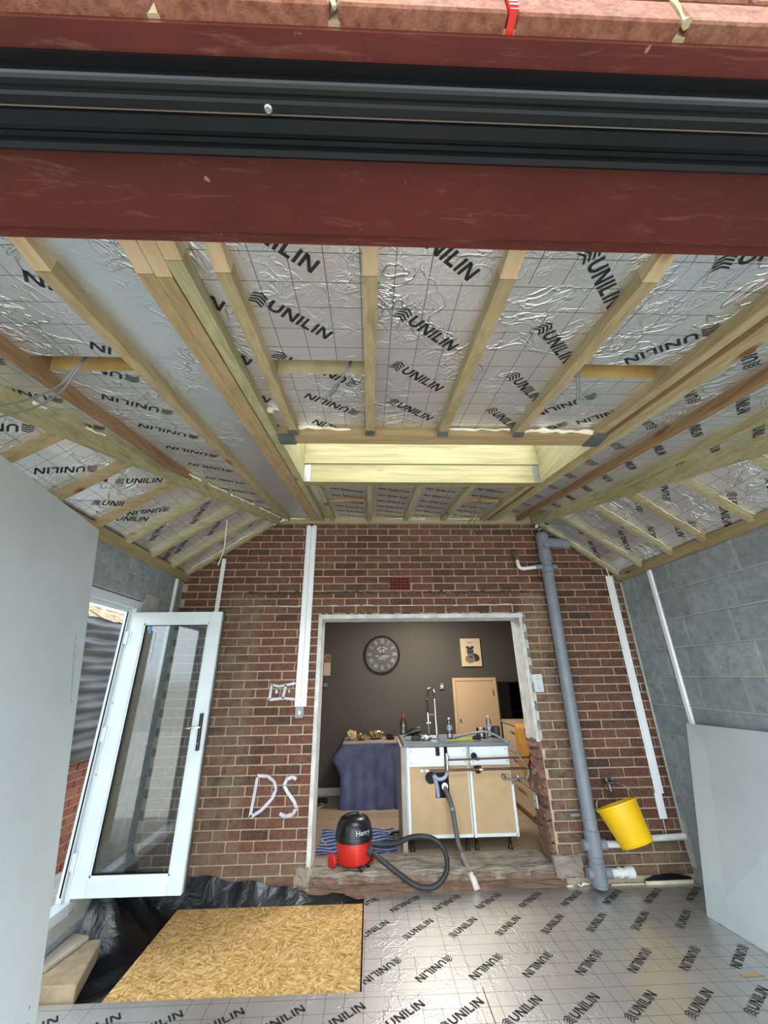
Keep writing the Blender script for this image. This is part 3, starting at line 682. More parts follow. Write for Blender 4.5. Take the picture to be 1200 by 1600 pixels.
# opaque roof deck above the boards
deck = B()
def dk(pts): deck.quad(*pts)
def dz(x, y): return (x, y, min(zf(y), LZ0+LS*(x-XL) if x < 0 else RZ0+RS*(XR-x))+.2)
def fd(x, y): return (x, y, zf(y)+.2)
dk([fd(-2.4, .2), fd(-.54, .2), fd(-.54, YB+.3), fd(-1.1, YB+.3)]); dk([fd(1.33, .2), fd(3.2, .2), fd(1.9, YB+.3), fd(1.33, YB+.3)])
dk([fd(-.54, .2), fd(1.33, .2), fd(1.33, HF0+.03), fd(-.54, HF0+.03)]); dk([fd(-.54, HR1), fd(1.33, HR1), fd(1.33, YB+.3), fd(-.54, YB+.3)])
dk([(XL-.35, .2, LZ0-.24+.22), (XL-.35, YB+.3, LZ0-.02), (-.86, YB+.3, 3.38), (-1.86, .2, 2.72)]); dk([(XR+.35, .2, RZ0-.05), (XR+.35, YB+.3, RZ0-.05), (1.72, YB+.3, 3.38), (2.6, .2, 2.75)])
deck.build('roof_deck', plain('roof_deck_ply', '#6d5a40', None, .9), ceiling)

# ------------------------------------------------------------------ front: steel, bifold head, brick skin
SB = thing('steel_beam', (.35, .4, 2.40), 'red oxide painted steel beam over the wide front opening', 'beam')
B().box(-2.2, 2.95, .245, .523, 2.40, 2.412).build('bottom_plate', STEEL, SB); B().box(-2.2, 2.95, .36, .552, 2.412, 2.424).build('bottom_flange', STEEL, SB)
B().box(-2.2, 2.95, .45, .46, 2.424, 2.60).build('web', STEEL, SB)
B().box(-2.2, 2.95, .247, .5225, 2.3985, 2.4005).build('scuffed_underside', STEEL, SB) if False else None
TR = thing('bifold_head_track', (.35, .33, 2.345), 'black aluminium bifold door head track under the red beam', 'door track')
b = B()
prof = [(.288, 2.399), (.288, 2.374), (.290, 2.370), (.294, 2.367), (.300, 2.3665), (.304, 2.368), (.308, 2.368), (.312, 2.366), (.322, 2.3655), (.324, 2.370), (.327, 2.370), (.329, 2.365), (.346, 2.364), (.352, 2.366), (.357, 2.372), (.364, 2.372), (.368, 2.364), (.376, 2.362), (.380, 2.365), (.380, 2.399)]
b.prism([(-2.1, y, z) for y, z in prof], (4.95, 0, 0)).build('track_profile', BLACK_ALU, TR)
B().box(-2.1, 2.85, .2745, .288, 2.392, 2.3995).build('seal', BLACK_SEAL, TR); 
B().tube([(-2.1, .3255, 2.3692), (2.85, .3255, 2.3692)], .0013, 6).build('brush_strip', plain('brown_brush', '#6f6458', None, .8), TR)
B().lathe([(.0065, 0), (.0065, -.002), (.0045, -.004)], (-.158, .3175, 2.3655), n=14).lathe([(.002, -.0035), (.002, -.0042)], (-.158, .3175, 2.3655), n=8).build('screw', ZINC, TR)
wfb = B().box(-2.2, 2.95, .24, .33, 2.413, 3.0); wall_front = wfb.build('wall_front', plain('sand_mortar', '#a09274', '#857858', .95, bump=.6)); wall_front['kind'] = 'structure'
k = 0
for r in range(5):
    xx = -.305+(.1265 if r % 2 else 0)
    for j in range(-6, 10):
        x0 = xx+.2525*j+.006; x1 = x0+.2405
        if x1 < -1.0 or x0 > 1.2: continue
        B().box(x0, x1, .223+random.uniform(-.001, .001), .32, 2.4125+.077*r, 2.4125+.077*r+.066).build('brick', BRICK_NEW, wall_front, bevel=.003)
for j, x in ((1, .2005),): 
    t = thing('weep_vent', (x, .224, 2.4125), 'small red plastic weep vent between the front bricks', 'vent')
    B().box(x-.0055, x+.0055, .2205, .30, 2.4115, 2.48).build('body', RED, t)
    for k in range(5): B().box(x-.0065, x+.0065, .2185, .2215, 2.418+k*.012, 2.424+k*.012).build('louvre', RED, t)
bead(wall_front, (.4535, .226, 2.413), (.4535, .227, 2.48), .0055, 5, 'mortar_bead'); wall_front.children[-1].data.materials[0] = bpy.data.materials['sand_mortar']
bead(wall_front, (-.052, .226, 2.413), (-.052, .227, 2.48), .0045, 6, 'mortar_bead'); wall_front.children[-1].data.materials[0] = bpy.data.materials['sand_mortar']

# ------------------------------------------------------------------ floor of the new room
fl = B().box(XL-.006, XR+.006, .1, YB+.02, -.16, -.1).build('floor', CONC); fl['kind'] = 'structure'
ZU = (0, 0, 1)
def gboard(x0, x1, y0, y1, places, mat=FOIL_FLOOR): return panel(fl, (0, 0, 0), (1, 0, 0), (0, 1, 0), ZU, [(x0, y0), (x1, y0), (x1, y1), (x0, y1)], mat, .095, places, FOAM)
pf = [(.586+.304*k, 3.398, .76) for k in range(-3, 8)]+[(1.26+.315*k, 3.865, -2.44) for k in range(-5, 6)]+[(1.642+.304*k, 3.163, -2.44) for k in range(-6, 5)]
gboard(-.04, 2.355, 2.93, 3.952, pf); gboard(2.357, XR-.01, 2.93, 3.952, pf)
pf2 = [(1.02+.305*k, 2.685, .62) for k in range(-11, 7)]+[(1.2+.305*k, 2.44, -2.5) for k in range(-11, 7)]+[(1.02+.305*k, 1.95, .62) for k in range(-11, 7)]
gboard(-1.79, .61, 1.73, 2.9285, pf2); gboard(.615, XR-.01, 1.73, 2.9285, pf2)
gboard(-1.79, .61, .52, 1.725, []); gboard(.615, XR-.01, .52, 1.725, [])
for (x0, x1, y, z, s) in ((-.035, .225, 3.958, .012, 1), (.78, 1.62, 3.956, .01, 2), (1.93, 2.2, 3.955, .008, 3), (2.21, 2.6, 3.95, .02, 4)):
    B().box(x0, x1, y, y+.014, -.09, z).build('edge_strip', plain('cream_edge_foam_%d' % s, '#e6dfc2', '#d2c8a4', .9), fl)
bead(fl, (1.66, 3.955, .01), (1.76, 3.955, .012), .012, 44); bead(fl, (.3, 3.956, .0), (.75, 3.956, .0), .006, 45)
B().quad((2.08, 2.915, .0015), (2.2, 2.92, .0015), (2.16, 2.945, .0015), (2.06, 2.94, .0015)).build('foam_crumb', FOAM, fl)

B().prism([(2.2, YB-.018, .0), (2.6, YB-.018, .0), (2.6, YB-.018, .035), (2.45, YB-.018, .06), (2.3, YB-.018, .05), (2.22, YB-.018, .025)], (0, .012, 0)).build('membrane_edge', DPM, fl)
# black membrane over the hardcore, turned up at the walls
def dpm_pt(u, v):
    x = XL+.005+u*(1.845); y = 2.6+v*1.385
    z = -.058+.012*math.sin(x*23+y*9)+.010*math.sin(y*31-x*17)
    yy = YB-.012
    up_ = max(0, (y-3.86)/.125); 
    if up_ > 0:
        top = .15-.16*max(0, min(1, (x+1.45)/1.4))+.012*math.sin(x*19); z = -.045+up_*(top+.045); y = 3.86+min(up_, 1)*(yy-3.86)-.012*abs(math.sin(x*27))*(up_)
    lf = max(0, (-1.5-x)/.38)*max(0, min(1, (y-3.42)/.12))
    if lf > 0: z = max(z, -.05+lf*.30*(.75+.35*math.sin(y*13)+.2*math.sin(y*37+x*20)))
    return (x, y, z)
o = rough_sheet(dpm_pt, 60, 50, 'damp_proof_membrane', DPM, None, .0012, 3, True)
tag(o, 'crumpled black polythene membrane around the chipboard sheet, turned up the walls', 'membrane')
tag(B().box(-1.415, -.05, 2.94, 3.845, -.03, -.012).build('osb_sheet', OSB, origin=(-.73, 3.4, -.03), bevel=.001), 'flake board sheet lying on the black membrane', 'board')
t = thing('concrete_block', (-1.66, 3.2, -.03), 'tan concrete block lying near the leaning board, nearest of the two', 'block', 'loose blocks on the membrane')
B().hexa([(-1.86, 2.95, -.035), (-1.56, 2.95, -.035), (-1.68, 3.36, -.035), (-1.87, 3.35, -.035), (-1.86, 2.95, .06), (-1.56, 2.95, .06), (-1.68, 3.36, .06), (-1.87, 3.35, .06)]).build('body', CONC_BLK, t, bevel=.006)
t = thing('concrete_block', (-1.8, 3.3, .03), 'paler slab tucked behind the tan concrete block at the door', 'block', 'loose blocks on the membrane')
B().hexa([(-1.872, 3.05, .062), (-1.80, 3.05, .062), (-1.75, 3.34, .062), (-1.872, 3.38, .062), (-1.872, 3.05, .085), (-1.80, 3.05, .085), (-1.75, 3.34, .085), (-1.872, 3.38, .085)]).build('body', plain('pale_slab', '#b5ad9c', '#9f9786', .95, bump=.5), t, bevel=.004)

# ------------------------------------------------------------------ plasterboard sheets
def sheet(name, a, b, c, d, th, label, marks=()):   # a bottom far, b bottom near, c top near, d top far
    a, b, c, d = map(Vector, (a, b, c, d)); n = (b-a).cross(d-a).normalized()
    if n.x*(-a.x) > 0: n = -n     # thickness goes away from the room middle
    t = thing(name, tuple((a+b)/2), label, 'plasterboard', 'plasterboard sheets')
    B().prism([a, b, c, d], n*th).build('face_sheet', PB, t)
    e = B()
    for p, q in ((a, d), (d, c)): e.prism([p, q, q-n*.0006, p-n*.0006], n*(th+.0006)) if False else None
    for (u0, v0, u1, v1, cnt, seed) in marks:
        rnd = random.Random(seed); mb = B(); u_, v_ = (b-a), (d-a)
        P = lambda u, v: a+u_*u+v_*v-n*.0012
        for k in range(cnt):
            f = k/cnt
            if rnd.random() < .18: continue
            uu, vv = u0+(u1-u0)*f, v0+(v1-v0)*f; hu = .0045/u_.length*rnd.uniform(.6, 1.2); hv = .55*abs(v1-v0)/cnt
            mb.quad(P(uu-hu, vv), P(uu+hu, vv), P(uu+hu, vv+hv), P(uu-hu, vv+hv))
        mb.build('printed_mark', PBINK, t)
    return t
T1 = Vector((-1.66, 2.3, 2.406)); B1 = Vector((-1.347, 2.3, .30)); T2 = Vector((-1.501, 1.416, 2.405))
dn = (B1-T1)/(T1.z-B1.z); base = T1+dn*(T1.z-.002); wdir = (T2-T1)*(1.2/(T2-T1).length)
sheet('plasterboard_sheet', base, base+wdir, T1+wdir, T1, .0125, 'tall grey plasterboard sheet leaning in the left foreground beside the door', [(.09, .74, .055, .60, 46, 1), (.06, .15, .06, .02, 20, 2)])
a = Vector((2.336, 3.495, .002)); d = Vector((2.567, 3.495, 1.177)); c = Vector((2.600, 2.81, 1.21)); b_ = Vector((2.386, 3.099, .002))
c = d+(c-d)*(1.2/(c-d).length); c.z = 1.2; b_ = a+(b_-a)*(1.2/(b_-a).length)
sheet('plasterboard_sheet', a, b_, c, d, .0125, 'low wide plasterboard sheet leaning on the grey block wall')

# ------------------------------------------------------------------ the open glazed door on the left
d1 = root('door_1', (-1.93, 3.3, .2))
def fr(n, *bx):
    b = B()
    for q in bx: b.box(*q)
    return b.build(n, UPVC, d1, bevel=.003)
fr('frame_jamb', (-1.965, -1.893, 3.29, 3.355, .22, 2.15), (-1.965, -1.93, 3.262, 3.292, .27, 2.10)); fr('frame_jamb', (-1.965, -1.893, 1.76, 1.83, .22, 2.15))
fr('frame_head', (-1.965, -1.893, 1.83, 3.29, 2.085, 2.15), (-1.965, -1.93, 1.83, 3.27, 2.06, 2.086)); fr('frame_sill', (-1.965, -1.88, 1.83, 3.29, .205, .27), (-2.02, -1.9, 1.76, 3.355, .19, .215))
fr('second_leaf', (-1.962, -1.905, 2.45, 2.53, .275, 2.08))
B().box(-1.945, -1.935, 3.2605, 3.2625, .30, 2.07).build('gasket', BLACK_SEAL, d1)
for z in (.5, .95, 1.4, 1.85): B().lathe([(.006, 0), (.006, .002)], (-1.91, 3.2898, z), (0, -1, 0), 8).build('screw', HANGER, d1)
LX0, LX1, LY0, LY1, LZb, LZt = -1.885, -1.19, 3.25, 3.312, .297, 2.055
leaf = B().box(LX0, LX0+.098, LY0, LY1, LZb, LZt).box(LX1-.092, LX1, LY0, LY1, LZb, LZt).box(LX0+.098, LX1-.092, LY0, LY1, LZt-.088, LZt).box(LX0+.098, LX1-.092, LY0, LY1, LZb, LZb+.1).build('door_leaf', UPVC, d1, bevel=.003)
gl = B().box(LX0+.09, LX1-.084, 3.275, 3.281, LZb+.09, LZt-.08).build('glass_pane', GLASS, leaf)
gb = B()
for (x0, x1, z0, z1) in ((LX0+.096, LX0+.108, LZb+.1, LZt-.088), (LX1-.102, LX1-.09, LZb+.1, LZt-.088), (LX0+.096, LX1-.09, LZt-.1, LZt-.088), (LX0+.096, LX1-.09, LZb+.098, LZb+.11)): gb.box(x0, x1, LY0+.006, LY0+.016, z0, z1)
gb.build('glazing_bead', UPVC, leaf)
gk = B()
for (x0, x1, z0, z1) in ((LX0+.107, LX0+.11, LZb+.11, LZt-.1), (LX1-.105, LX1-.102, LZb+.11, LZt-.1), (LX0+.107, LX1-.102, LZt-.103, LZt-.1), (LX0+.107, LX1-.102, LZb+.11, LZb+.114)): gk.box(x0, x1, LY0+.01, LY0+.024, z0, z1)
gk.build('gasket', BLACK_SEAL, leaf)
B().box(LX1-.001, LX1+.004, LY0+.018, LY1-.004, LZb+.01, LZt-.006).build('lock_strip', ZINC, leaf); B().box(LX0+.01, LX1, LY1-.001, LY1+.004, LZt-.006, LZt+.004).box(LX1, LX1+.004, LY1-.006, LY1+.004, LZb, LZt).build('edge_seal', BLACK_SEAL, leaf)
B().tube([(-1.226, LY0-.008, 1.325), (-1.221, LY0-.008, 1.09)], .013, 12).build('handle_plate', BLACKP, leaf)
B().tube([(-1.223, LY0-.008, 1.238), (-1.223, LY0-.045, 1.238), (-1.235, LY0-.05, 1.238), (-1.33, LY0-.05, 1.236)], .008, 8).build('lever_handle', CHROME, leaf)
B().lathe([(.007, 0), (.007, .006)], (-1.2215, LY0-.018, 1.135), (0, -1, 0), 10).build('key_cylinder', CHROME, leaf)
for z in (.48, 1.2, 1.86): B().tube([(LX0-.006, LY0-.006, z-.05), (LX0-.006, LY0-.006, z+.05)], .010, 8).box(LX0-.03, LX0+.02, LY0-.004, LY0, z-.045, z+.045).build('hinge', UPVC, leaf)
B().box(LX0+.13, LX0+.15, 3.2735, 3.2748, 1.895, 1.95).build('glass_sticker', plain('blue_sticker', '#3f7fb8', None, .4), leaf); B().box(LX0+.175, LX0+.19, 3.2735, 3.2748, 1.68, 1.90).build('glass_sticker', plain('clear_printed_tape', '#aebcc6', '#7d8c98', .4, scale=40), leaf)

# ------------------------------------------------------------------ outside, seen through the door
GX = -2.9
wg = B().box(GX-.22, GX-.01, 1.0, 7.0, -.1, 2.16).build('wall_garden', MORTAR); wg['kind'] = 'structure'
for r in range(13):
    z0 = -.09+r*.075
    for j in range(0, 16):
        y0 = 3.2+j*.225+(.1125 if r % 2 else 0)
        if y0 > 6.6: continue
        B().box(GX-.1, GX+random.uniform(-.002, .003), y0, y0+.214, z0, z0+.064).build('brick', BRICK_GARDEN, wg, bevel=.003)
for j in range(9): rough_block(GX-.24, GX+.02, 2.2+j*.5, 2.69+j*.5, 2.165, 2.275, 'coping_stone', plain('sandy_coping', '#c0a98a', '#9a8468', .95, bump=.8) if j == 0 else bpy.data.materials['sandy_coping'], wg, .008, 4, 4, 4, 120+j)
def hang(u, v):
    y = 2.0+u*4.6; z = .83+.012*math.sin(u*40)+v*1.33
    return (GX+.06+.012*math.sin(z*34+1.2*math.sin(y*3))+.008*math.sin(z*71-y*2)+.006*math.sin(y*11+z*3), y, z)
o = rough_sheet(hang, 70, 110, 'polythene_sheet', SHEETING, None, .0012, 9, True); tag(o, 'shiny black polythene sheet hung on the garden wall outside the door', 'sheet')

# ------------------------------------------------------------------ cable cappings on the walls
def capping(x0, x1, z0, z1, y, label, ribs=2, tilt=0, foot=None):
    t = thing('cable_capping', ((x0+x1)/2, y, z0), label, 'cable capping', 'white metal cable cappings')
    n = ribs; wd = (x1-x0)/n
    for k in range(n):
        xa, xb = x0+k*wd, x0+(k+1)*wd-.003
        pr = [(xa, 0), (xa+.006, 0), (xa+.010, -.013), (xb-.010, -.013), (xb-.006, 0), (xb, 0), (xb, .002), (xa, .002)]
        B().prism([(x, y+d-.004, z0) for x, d in pr], (tilt, 0, z1-z0)).build('channel', WHITE_CAP, t)
    m = B(); z = z0+.1
    while z < z1-.05:
        f = (z-z0)/(z1-z0)*tilt
        for x in (x0+.003+f, x1-.006+f): m.lathe([(.004, 0), (.003, .0025)], (x, y-.005, z), (0, -1, 0), 6)
        z += .27
    m.build('nail_heads', HANGER, t)
    return t
tc = capping(-.682, -.572, 1.316, 3.068, YB-.012, 'wide double capping left of the kitchen opening')
B().box(-.672, -.60, YB-.012, YB-.003, 1.225, 1.315).build('back_box', HANGER, tc); B().lathe([(.02, 0), (.016, .012), (.008, .013)], (-.637, YB-.012, 1.265), (0, -1, 0), 14).build('grommet', CHROME, tc)
B().tube([(-.63, YB-.02, 3.06), (-.625, YB-.03, 3.085), (-.615, YB-.03, 3.095)], .007, 6).build('cable_end', BLACKP, tc)
capping(-1.53, -1.485, 1.55, 2.70, YB-.012, 'narrow capping behind the open glass door', 1)
tc = capping(2.465, 2.545, .60, 2.50, YB-.012, 'narrow capping on the brick beside the block corner', 1, .012)
B().box(2.455, 2.52, YB-.02, YB-.004, .42, .60).build('lower_channel', WHITE_CAP, tc, bevel=.003); B().tube([(2.485, YB-.008, .42), (2.48, YB-.008, .30)], .008, 6).build('cable', HANGER, tc)
B().tube([(2.515, YB-.03, 2.48), (2.475, YB-.06, 2.62), (2.462, YB-.08, 2.76), (2.45, YB-.10, 2.90)], .006, 6, 4).build('cable_tail', WHITE_PVC, tc)
def side_cap(x, s, y0, y1, z0, z1, label):
    t = thing('cable_capping', (x, (y0+y1)/2, z0), label, 'cable capping', 'white metal cable cappings')
    pr = [(y0, 0), (y0+.008, 0), (y0+.012, .013), (y1-.012, .013), (y1-.008, 0), (y1, 0), (y1, -.002), (y0, -.002)]
    B().prism([(x-s*d, y, z0) for y, d in pr], (0, 0, z1-z0)).build('channel', WHITE_CAP, t)
    m = B(); z = z0+.1
    while z < z1-.05:
        for y in (y0+.004, y1-.004): m.lathe([(.004, 0), (.003, .0025)], (x-s*.001, y, z), (-s, 0, 0), 6)
        z += .3
    m.build('nail_heads', HANGER, t)
side_cap(XR-.004, 1, 3.49, 3.55, .9, 2.45, 'capping on the grey block wall above the low plasterboard sheet')
side_cap(XL+.004, -1, 3.80, 3.85, 1.4, 2.46, 'short capping on the left block wall behind the open door')

# ------------------------------------------------------------------ soil pipe and its branches
px, py_ = 1.805, 3.885
def pc(z): return (px+.012*z, py_, z)
sp = thing('soil_pipe', (px, py_, 0), 'tall grey soil pipe standing right of the kitchen opening', 'pipe')
B().tube([pc(.02), pc(2.95)], .055, 24).build('stack', GREY_PVC, sp)
for z, h, r in ((2.70, .11, .066), (2.56, .05, .064), (2.50, .03, .062), (1.545, .012, .058), (.44, .012, .0575), (.30, .16, .0615), (.11, .13, .0615), (2.86, .14, .063)): B().lathe([(.055, -h/2-.006), (r, -h/2), (r, h/2), (.055, h/2+.006)], pc(z), n=24).build('collar', GREY_PVC, sp)
B().tube([(px+.035, py_, 2.85), (px+.18, py_, 2.845), (px+.30, py_, 2.825)], .05, 20).build('branch', GREY_PVC, sp)
for dx in (.10, .13, .16): B().lathe([(.05, -.006), (.054, -.003), (.054, .003), (.05, .006)], (px+dx+.02, py_, 2.848), (1, 0, -.02), 20).build('branch_rib', GREY_PVC, sp)
B().lathe([(.03, 0), (.03, .03), (.024, .034), (.0, .03)], (px+.035, py_-.05, 2.80), (0, -1, 0), 16).build('boss_cap', GREY_PVC, sp)
B().tube([(px-.09, py_, 2.585), (px+.13, py_, 2.585)], .026, 14).build('boss', GREY_PVC, sp)
for z in (.285, .105): B().tube([(px-.085, py_, z), (px+.105, py_, z)], .036, 16).build('boss', GREY_PVC, sp)
B().box(px-.11, px+.19, YB-.014, YB-.008, 1.535, 1.55).lathe([(.059, -.01), (.059, .01)], pc(1.545), n=20).build('bracket', GREY_PVC, sp)
B().box(px-.12, px-.03, YB-.03, YB-.004, .455, .475).lathe([(.059, -.012), (.059, .012)], pc(.445), n=20).build('bracket', GREY_PVC, sp)
bb = B()
rnd = random.Random(4)
for k in range(16):
    a = rnd.uniform(0, 6.3); p = Vector((px+.03+.07*math.cos(a), py_+.05*math.sin(a), 2.97+rnd.uniform(0, .12)))
    bb.bar(p, p+Vector((rnd.uniform(-.05, .05), rnd.uniform(-.05, .03), rnd.uniform(-.04, .04))), .03, .006)
bb.build('foil_wrap', plain('crumpled_foil', '#d2d6d8', '#40454a', .25, .9, scale=30), sp)
t = thing('overflow_pipe', (1.55, 3.93, 2.57), 'white bent overflow pipe joining the soil pipe near the roof', 'pipe')
B().tube([(1.52, YB, 2.76), (1.52, 3.93, 2.755), (1.535, 3.905, 2.73), (1.54, 3.90, 2.66)], .021, 12, 3).build('elbow', plain('sooty_pvc', '#6e6a66', '#504c48', .7), t)
B().tube([(1.54, 3.90, 2.66), (1.545, 3.9, 2.60), (1.57, 3.9, 2.575), (1.61, 3.895, 2.572), (1.715, py_, 2.582)], .019, 12, 3).build('waste_pipe', WHITE_PVC, t)
t = thing('waste_stub', (1.98, py_, .285), 'white waste stub on the soil pipe behind the yellow bucket', 'pipe'); B().tube([(px+.105, py_, .285), (2.12, py_, .285)], .024, 14).build('stub', WHITE_PVC, t)
t = thing('waste_stub', (1.98, py_, .105), 'white flanged waste stub near the foot of the soil pipe', 'pipe')
B().lathe([(.027, 0), (.027, .06), (.035, .062), (.035, .08), (.028, .085), (.028, .12), (.037, .125), (.039, .18), (.03, .182), (.03, .12)], (px+.105, py_, .105), (1, 0, 0), 16).build('stub', WHITE_PVC, t)
t = thing('waste_pipe', (2.4, 3.94, .30), 'long white waste pipe running from behind the bucket to the corner', 'pipe'); B().tube([(2.06, 3.945, .29), (2.62, 3.945, .305)], .022, 12).build('pipe_length', WHITE_PVC, t)
t = thing('white_cable', (-1.33, 3.75, 2.6), 'loose white cable hanging from the left roof boards', 'cable'); B().tube([(-1.33, 3.42, 2.93), (-1.335, 3.44, 2.82), (-1.35, 3.5, 2.66), (-1.40, 3.55, 2.52)], .005, 6, 5).build('strand', WHITE_PVC, t)
def cables(label, strands, m):
    t = thing('electric_cable', strands[0][-1], label, 'cable', 'grey cables hanging from the roof')
    for s in strands: B().tube(s, .0042, 6, 6).build('strand', m, t)
GC = plain('grey_cable', '#7d8284', '#666b6d', .5)
cables('pair of grey cables looping out of the left roof boards', [[(-1.12, 1.215, 2.74), (-1.13, 1.2, 2.66), (-1.22, 1.25, 2.61), (-1.40, 1.33, 2.61), (-1.62, 1.42, 2.64)], [(-1.115, 1.215, 2.74), (-1.12, 1.2, 2.66), (-1.22, 1.27, 2.60), (-1.40, 1.37, 2.60), (-1.62, 1.46, 2.62)]], GC)
cables('twisted grey cables in the slot left of the middle rafter', [[(-.075, 1.215, 2.74), (-.085, 1.20, 2.68), (-.12, 1.24, 2.655), (-.145, 1.31, 2.66), (-.20, 1.38, 2.672)], [(-.08, 1.215, 2.74), (-.09, 1.20, 2.68), (-.125, 1.24, 2.65), (-.165, 1.31, 2.65), (-.17, 1.40, 2.675)]], GC)
cables('pair of grey cables dropping from the slot at the right', [[(.835, 1.215, 2.76), (.838, 1.21, 2.69), (.85, 1.25, 2.62), (.865, 1.28, 2.60), (.93, 1.3, 2.61)], [(.845, 1.215, 2.76), (.85, 1.21, 2.69), (.862, 1.25, 2.62), (.875, 1.28, 2.605), (.93, 1.31, 2.60)]], GC)
cables('thin grey cable hanging at the back left of the rooflight', [[(-.05, 3.24, 3.06), (-.045, 3.4, 3.0), (-.02, 3.8, 3.05), (.06, 3.93, 3.02)]], GC)
cables('thin grey cables hanging at the back right of the rooflight', [[(1.01, 3.24, 3.06), (1.02, 3.5, 3.0), (1.05, 3.9, 3.05), (1.12, 3.94, 2.98)], [(1.03, 3.24, 3.06), (1.05, 3.5, 2.99), (1.10, 3.9, 3.02), (1.14, 3.94, 2.96)]], GC)

# ------------------------------------------------------------------ small wall fittings
t = thing('double_socket', (1.592, YB-.01, 1.405), 'white double socket right of the kitchen opening', 'socket')
B().box(1.547, 1.637, YB-.014, YB-.001, 1.405, 1.562).build('plate', UPVC, t, bevel=.003)
for cz in (1.445, 1.525):
    h = B()
    for dx, dz in ((0, .018), (-.012, -.006), (.012, -.006)): h.box(1.592+dx-.004, 1.592+dx+.004, YB-.0155, YB-.0135, cz+dz-.003, cz+dz+.003)
    h.build('pin_holes', BLACKP, t); B().box(1.618, 1.628, YB-.017, YB-.013, cz-.008, cz+.008).build('switch', UPVC, t)
t = thing('air_brick', (.306, YB-.005, 2.37), 'red clay air brick above the kitchen opening', 'vent')
B().box(.199, .413, YB-.006, YB+.01, 2.37, 2.504).build('plate', plain('red_clay', '#8f3a30', '#742a24', .8), t)
for i in range(7):
    for j in range(4): B().box(.211+i*.0282, .211+i*.0282+.020, YB-.0085, YB-.0055, 2.380+j*.0305, 2.380+j*.0305+.021).build('hole', plain('vent_hole_shade', '#1c0a08', None, .9) if i+j == 0 else bpy.data.materials['vent_hole_shade'], t)  # solid boxes on the plate, the holes' shade put into their colour
t = thing('garden_tap', (2.03, 3.93, .68), 'old brass tap on the brick above the yellow bucket', 'tap')
B().tube([(2.03, YB, .69), (2.03, 3.90, .70), (2.03, 3.875, .69), (2.03, 3.868, .645)], .013, 10, 3).build('spout', HANGER, t)
B().tube([(2.03, 3.905, .69), (2.03, 3.905, .735)], .010, 8).build('spindle', HANGER, t); B().tube([(1.985, 3.905, .735), (2.075, 3.905, .728)], .008, 8).build('tee_handle', HANGER, t)
B().tube([(2.04, YB-.005, .69), (2.13, YB-.012, .68)], .009, 8).build('stub', BLACKP, t)
# bucket
axd = Vector((-.24, .30, .92)).normalized(); bc = Vector((2.068, 3.70, .335))
t = thing('bucket', tuple(bc), 'yellow plastic bucket hanging tilted from the tap by its wire handle', 'bucket')
B().lathe([(.0, .004), (.118, .0), (.122, .004), (.158, .25), (.168, .252), (.169, .266), (.160, .268), (.155, .25), (.118, .01), (0, .01)], bc, axd, 36).build('pail', YELLOW, t)
for r_, h_ in ((.1215, .012),): B().lathe([(r_, h_-.004), (r_+.004, h_), (r_, h_+.006)], bc, axd, 36).build('foot_rim', YELLOW, t)
rc = bc+axd*.26; e_ = Vector((1, 0, .5)); e_ = (e_-axd*e_.dot(axd)).normalized()
B().tube([rc-e_*.165, rc-e_*.15+Vector((0, .0, .07)), Vector((2.02, 3.86, .70)), rc+e_*.08+Vector((.03, 0, .10)), rc+e_*.165], .003, 6, 6).build('wire_handle', ZINC, t)

# ------------------------------------------------------------------ kitchen beyond the opening
KY, KZ = 6.22, .12
def st(name, b, m): o = b.build(name, m); o['kind'] = 'structure'; return o
st('wall_kitchen_back', B().box(-1.1, 2.6, KY, KY+.1, 0, 2.6), KWALL); st('wall_kitchen_left', B().box(-1.12, -1.0, RB, KY+.1, 0, 2.6), KWALL); st('wall_kitchen_right', B().box(2.5, 2.6, RB, KY+.1, 0, 2.6), KWALL)
st('ceiling_kitchen', B().box(-1.12, 2.6, RB, KY+.1, 2.5, 2.58), KCEIL)
st('baseboard_kitchen', B().box(-1.0, 1.20, KY-.016, KY, KZ, KZ+.085), KWHITE)
fk = st('floor_kitchen', B().box(-1.1, 2.6, RB+.02, KY+.1, 0, KZ-.012), CONC)
pm = {}
for r in range(10):
    for j in range(5):
        x0 = -1.1-.35*(r % 3)+j*.95; x1 = x0+.947; x0c, x1c = max(x0, -1.0), min(x1, 2.5); y0 = 4.32+r*.19
        if x1c-x0c < .05: continue
        key = (round(x1c-x0c, 3))
        if key not in pm: ob = B().box(0, key, 0, .188, 0, .012).build('plank', LAM); pm[key] = ob.data; bpy.data.objects.remove(ob)
        share(pm[key], 'plank', fk, (x0c, y0, KZ-.012))
# cupboard door in the far wall
d2 = root('door_2', (1.54, KY, KZ))
B().box(1.213, 1.255, KY-.02, KY, KZ, 1.525).box(1.82, 1.862, KY-.02, KY, KZ, 1.525).box(1.255, 1.82, KY-.02, KY, 1.483, 1.525).build('architrave', plain('cream_architrave', '#d3b48c', '#c7a67c', .5), d2, bevel=.003)
lf = B().box(1.258, 1.817, KY-.012, KY-.002, KZ+.005, 1.48).build('door_leaf', CREAM_DOOR, d2); B().lathe([(.012, 0), (.016, .02), (.0, .025)], (1.285, KY-.012, .98), (0, -1, 0), 12).build('knob', HANGER, lf)
B().box(1.80, 1.815, KY-.016, KY-.011, 1.28, 1.36).build('hinge', HANGER, lf)
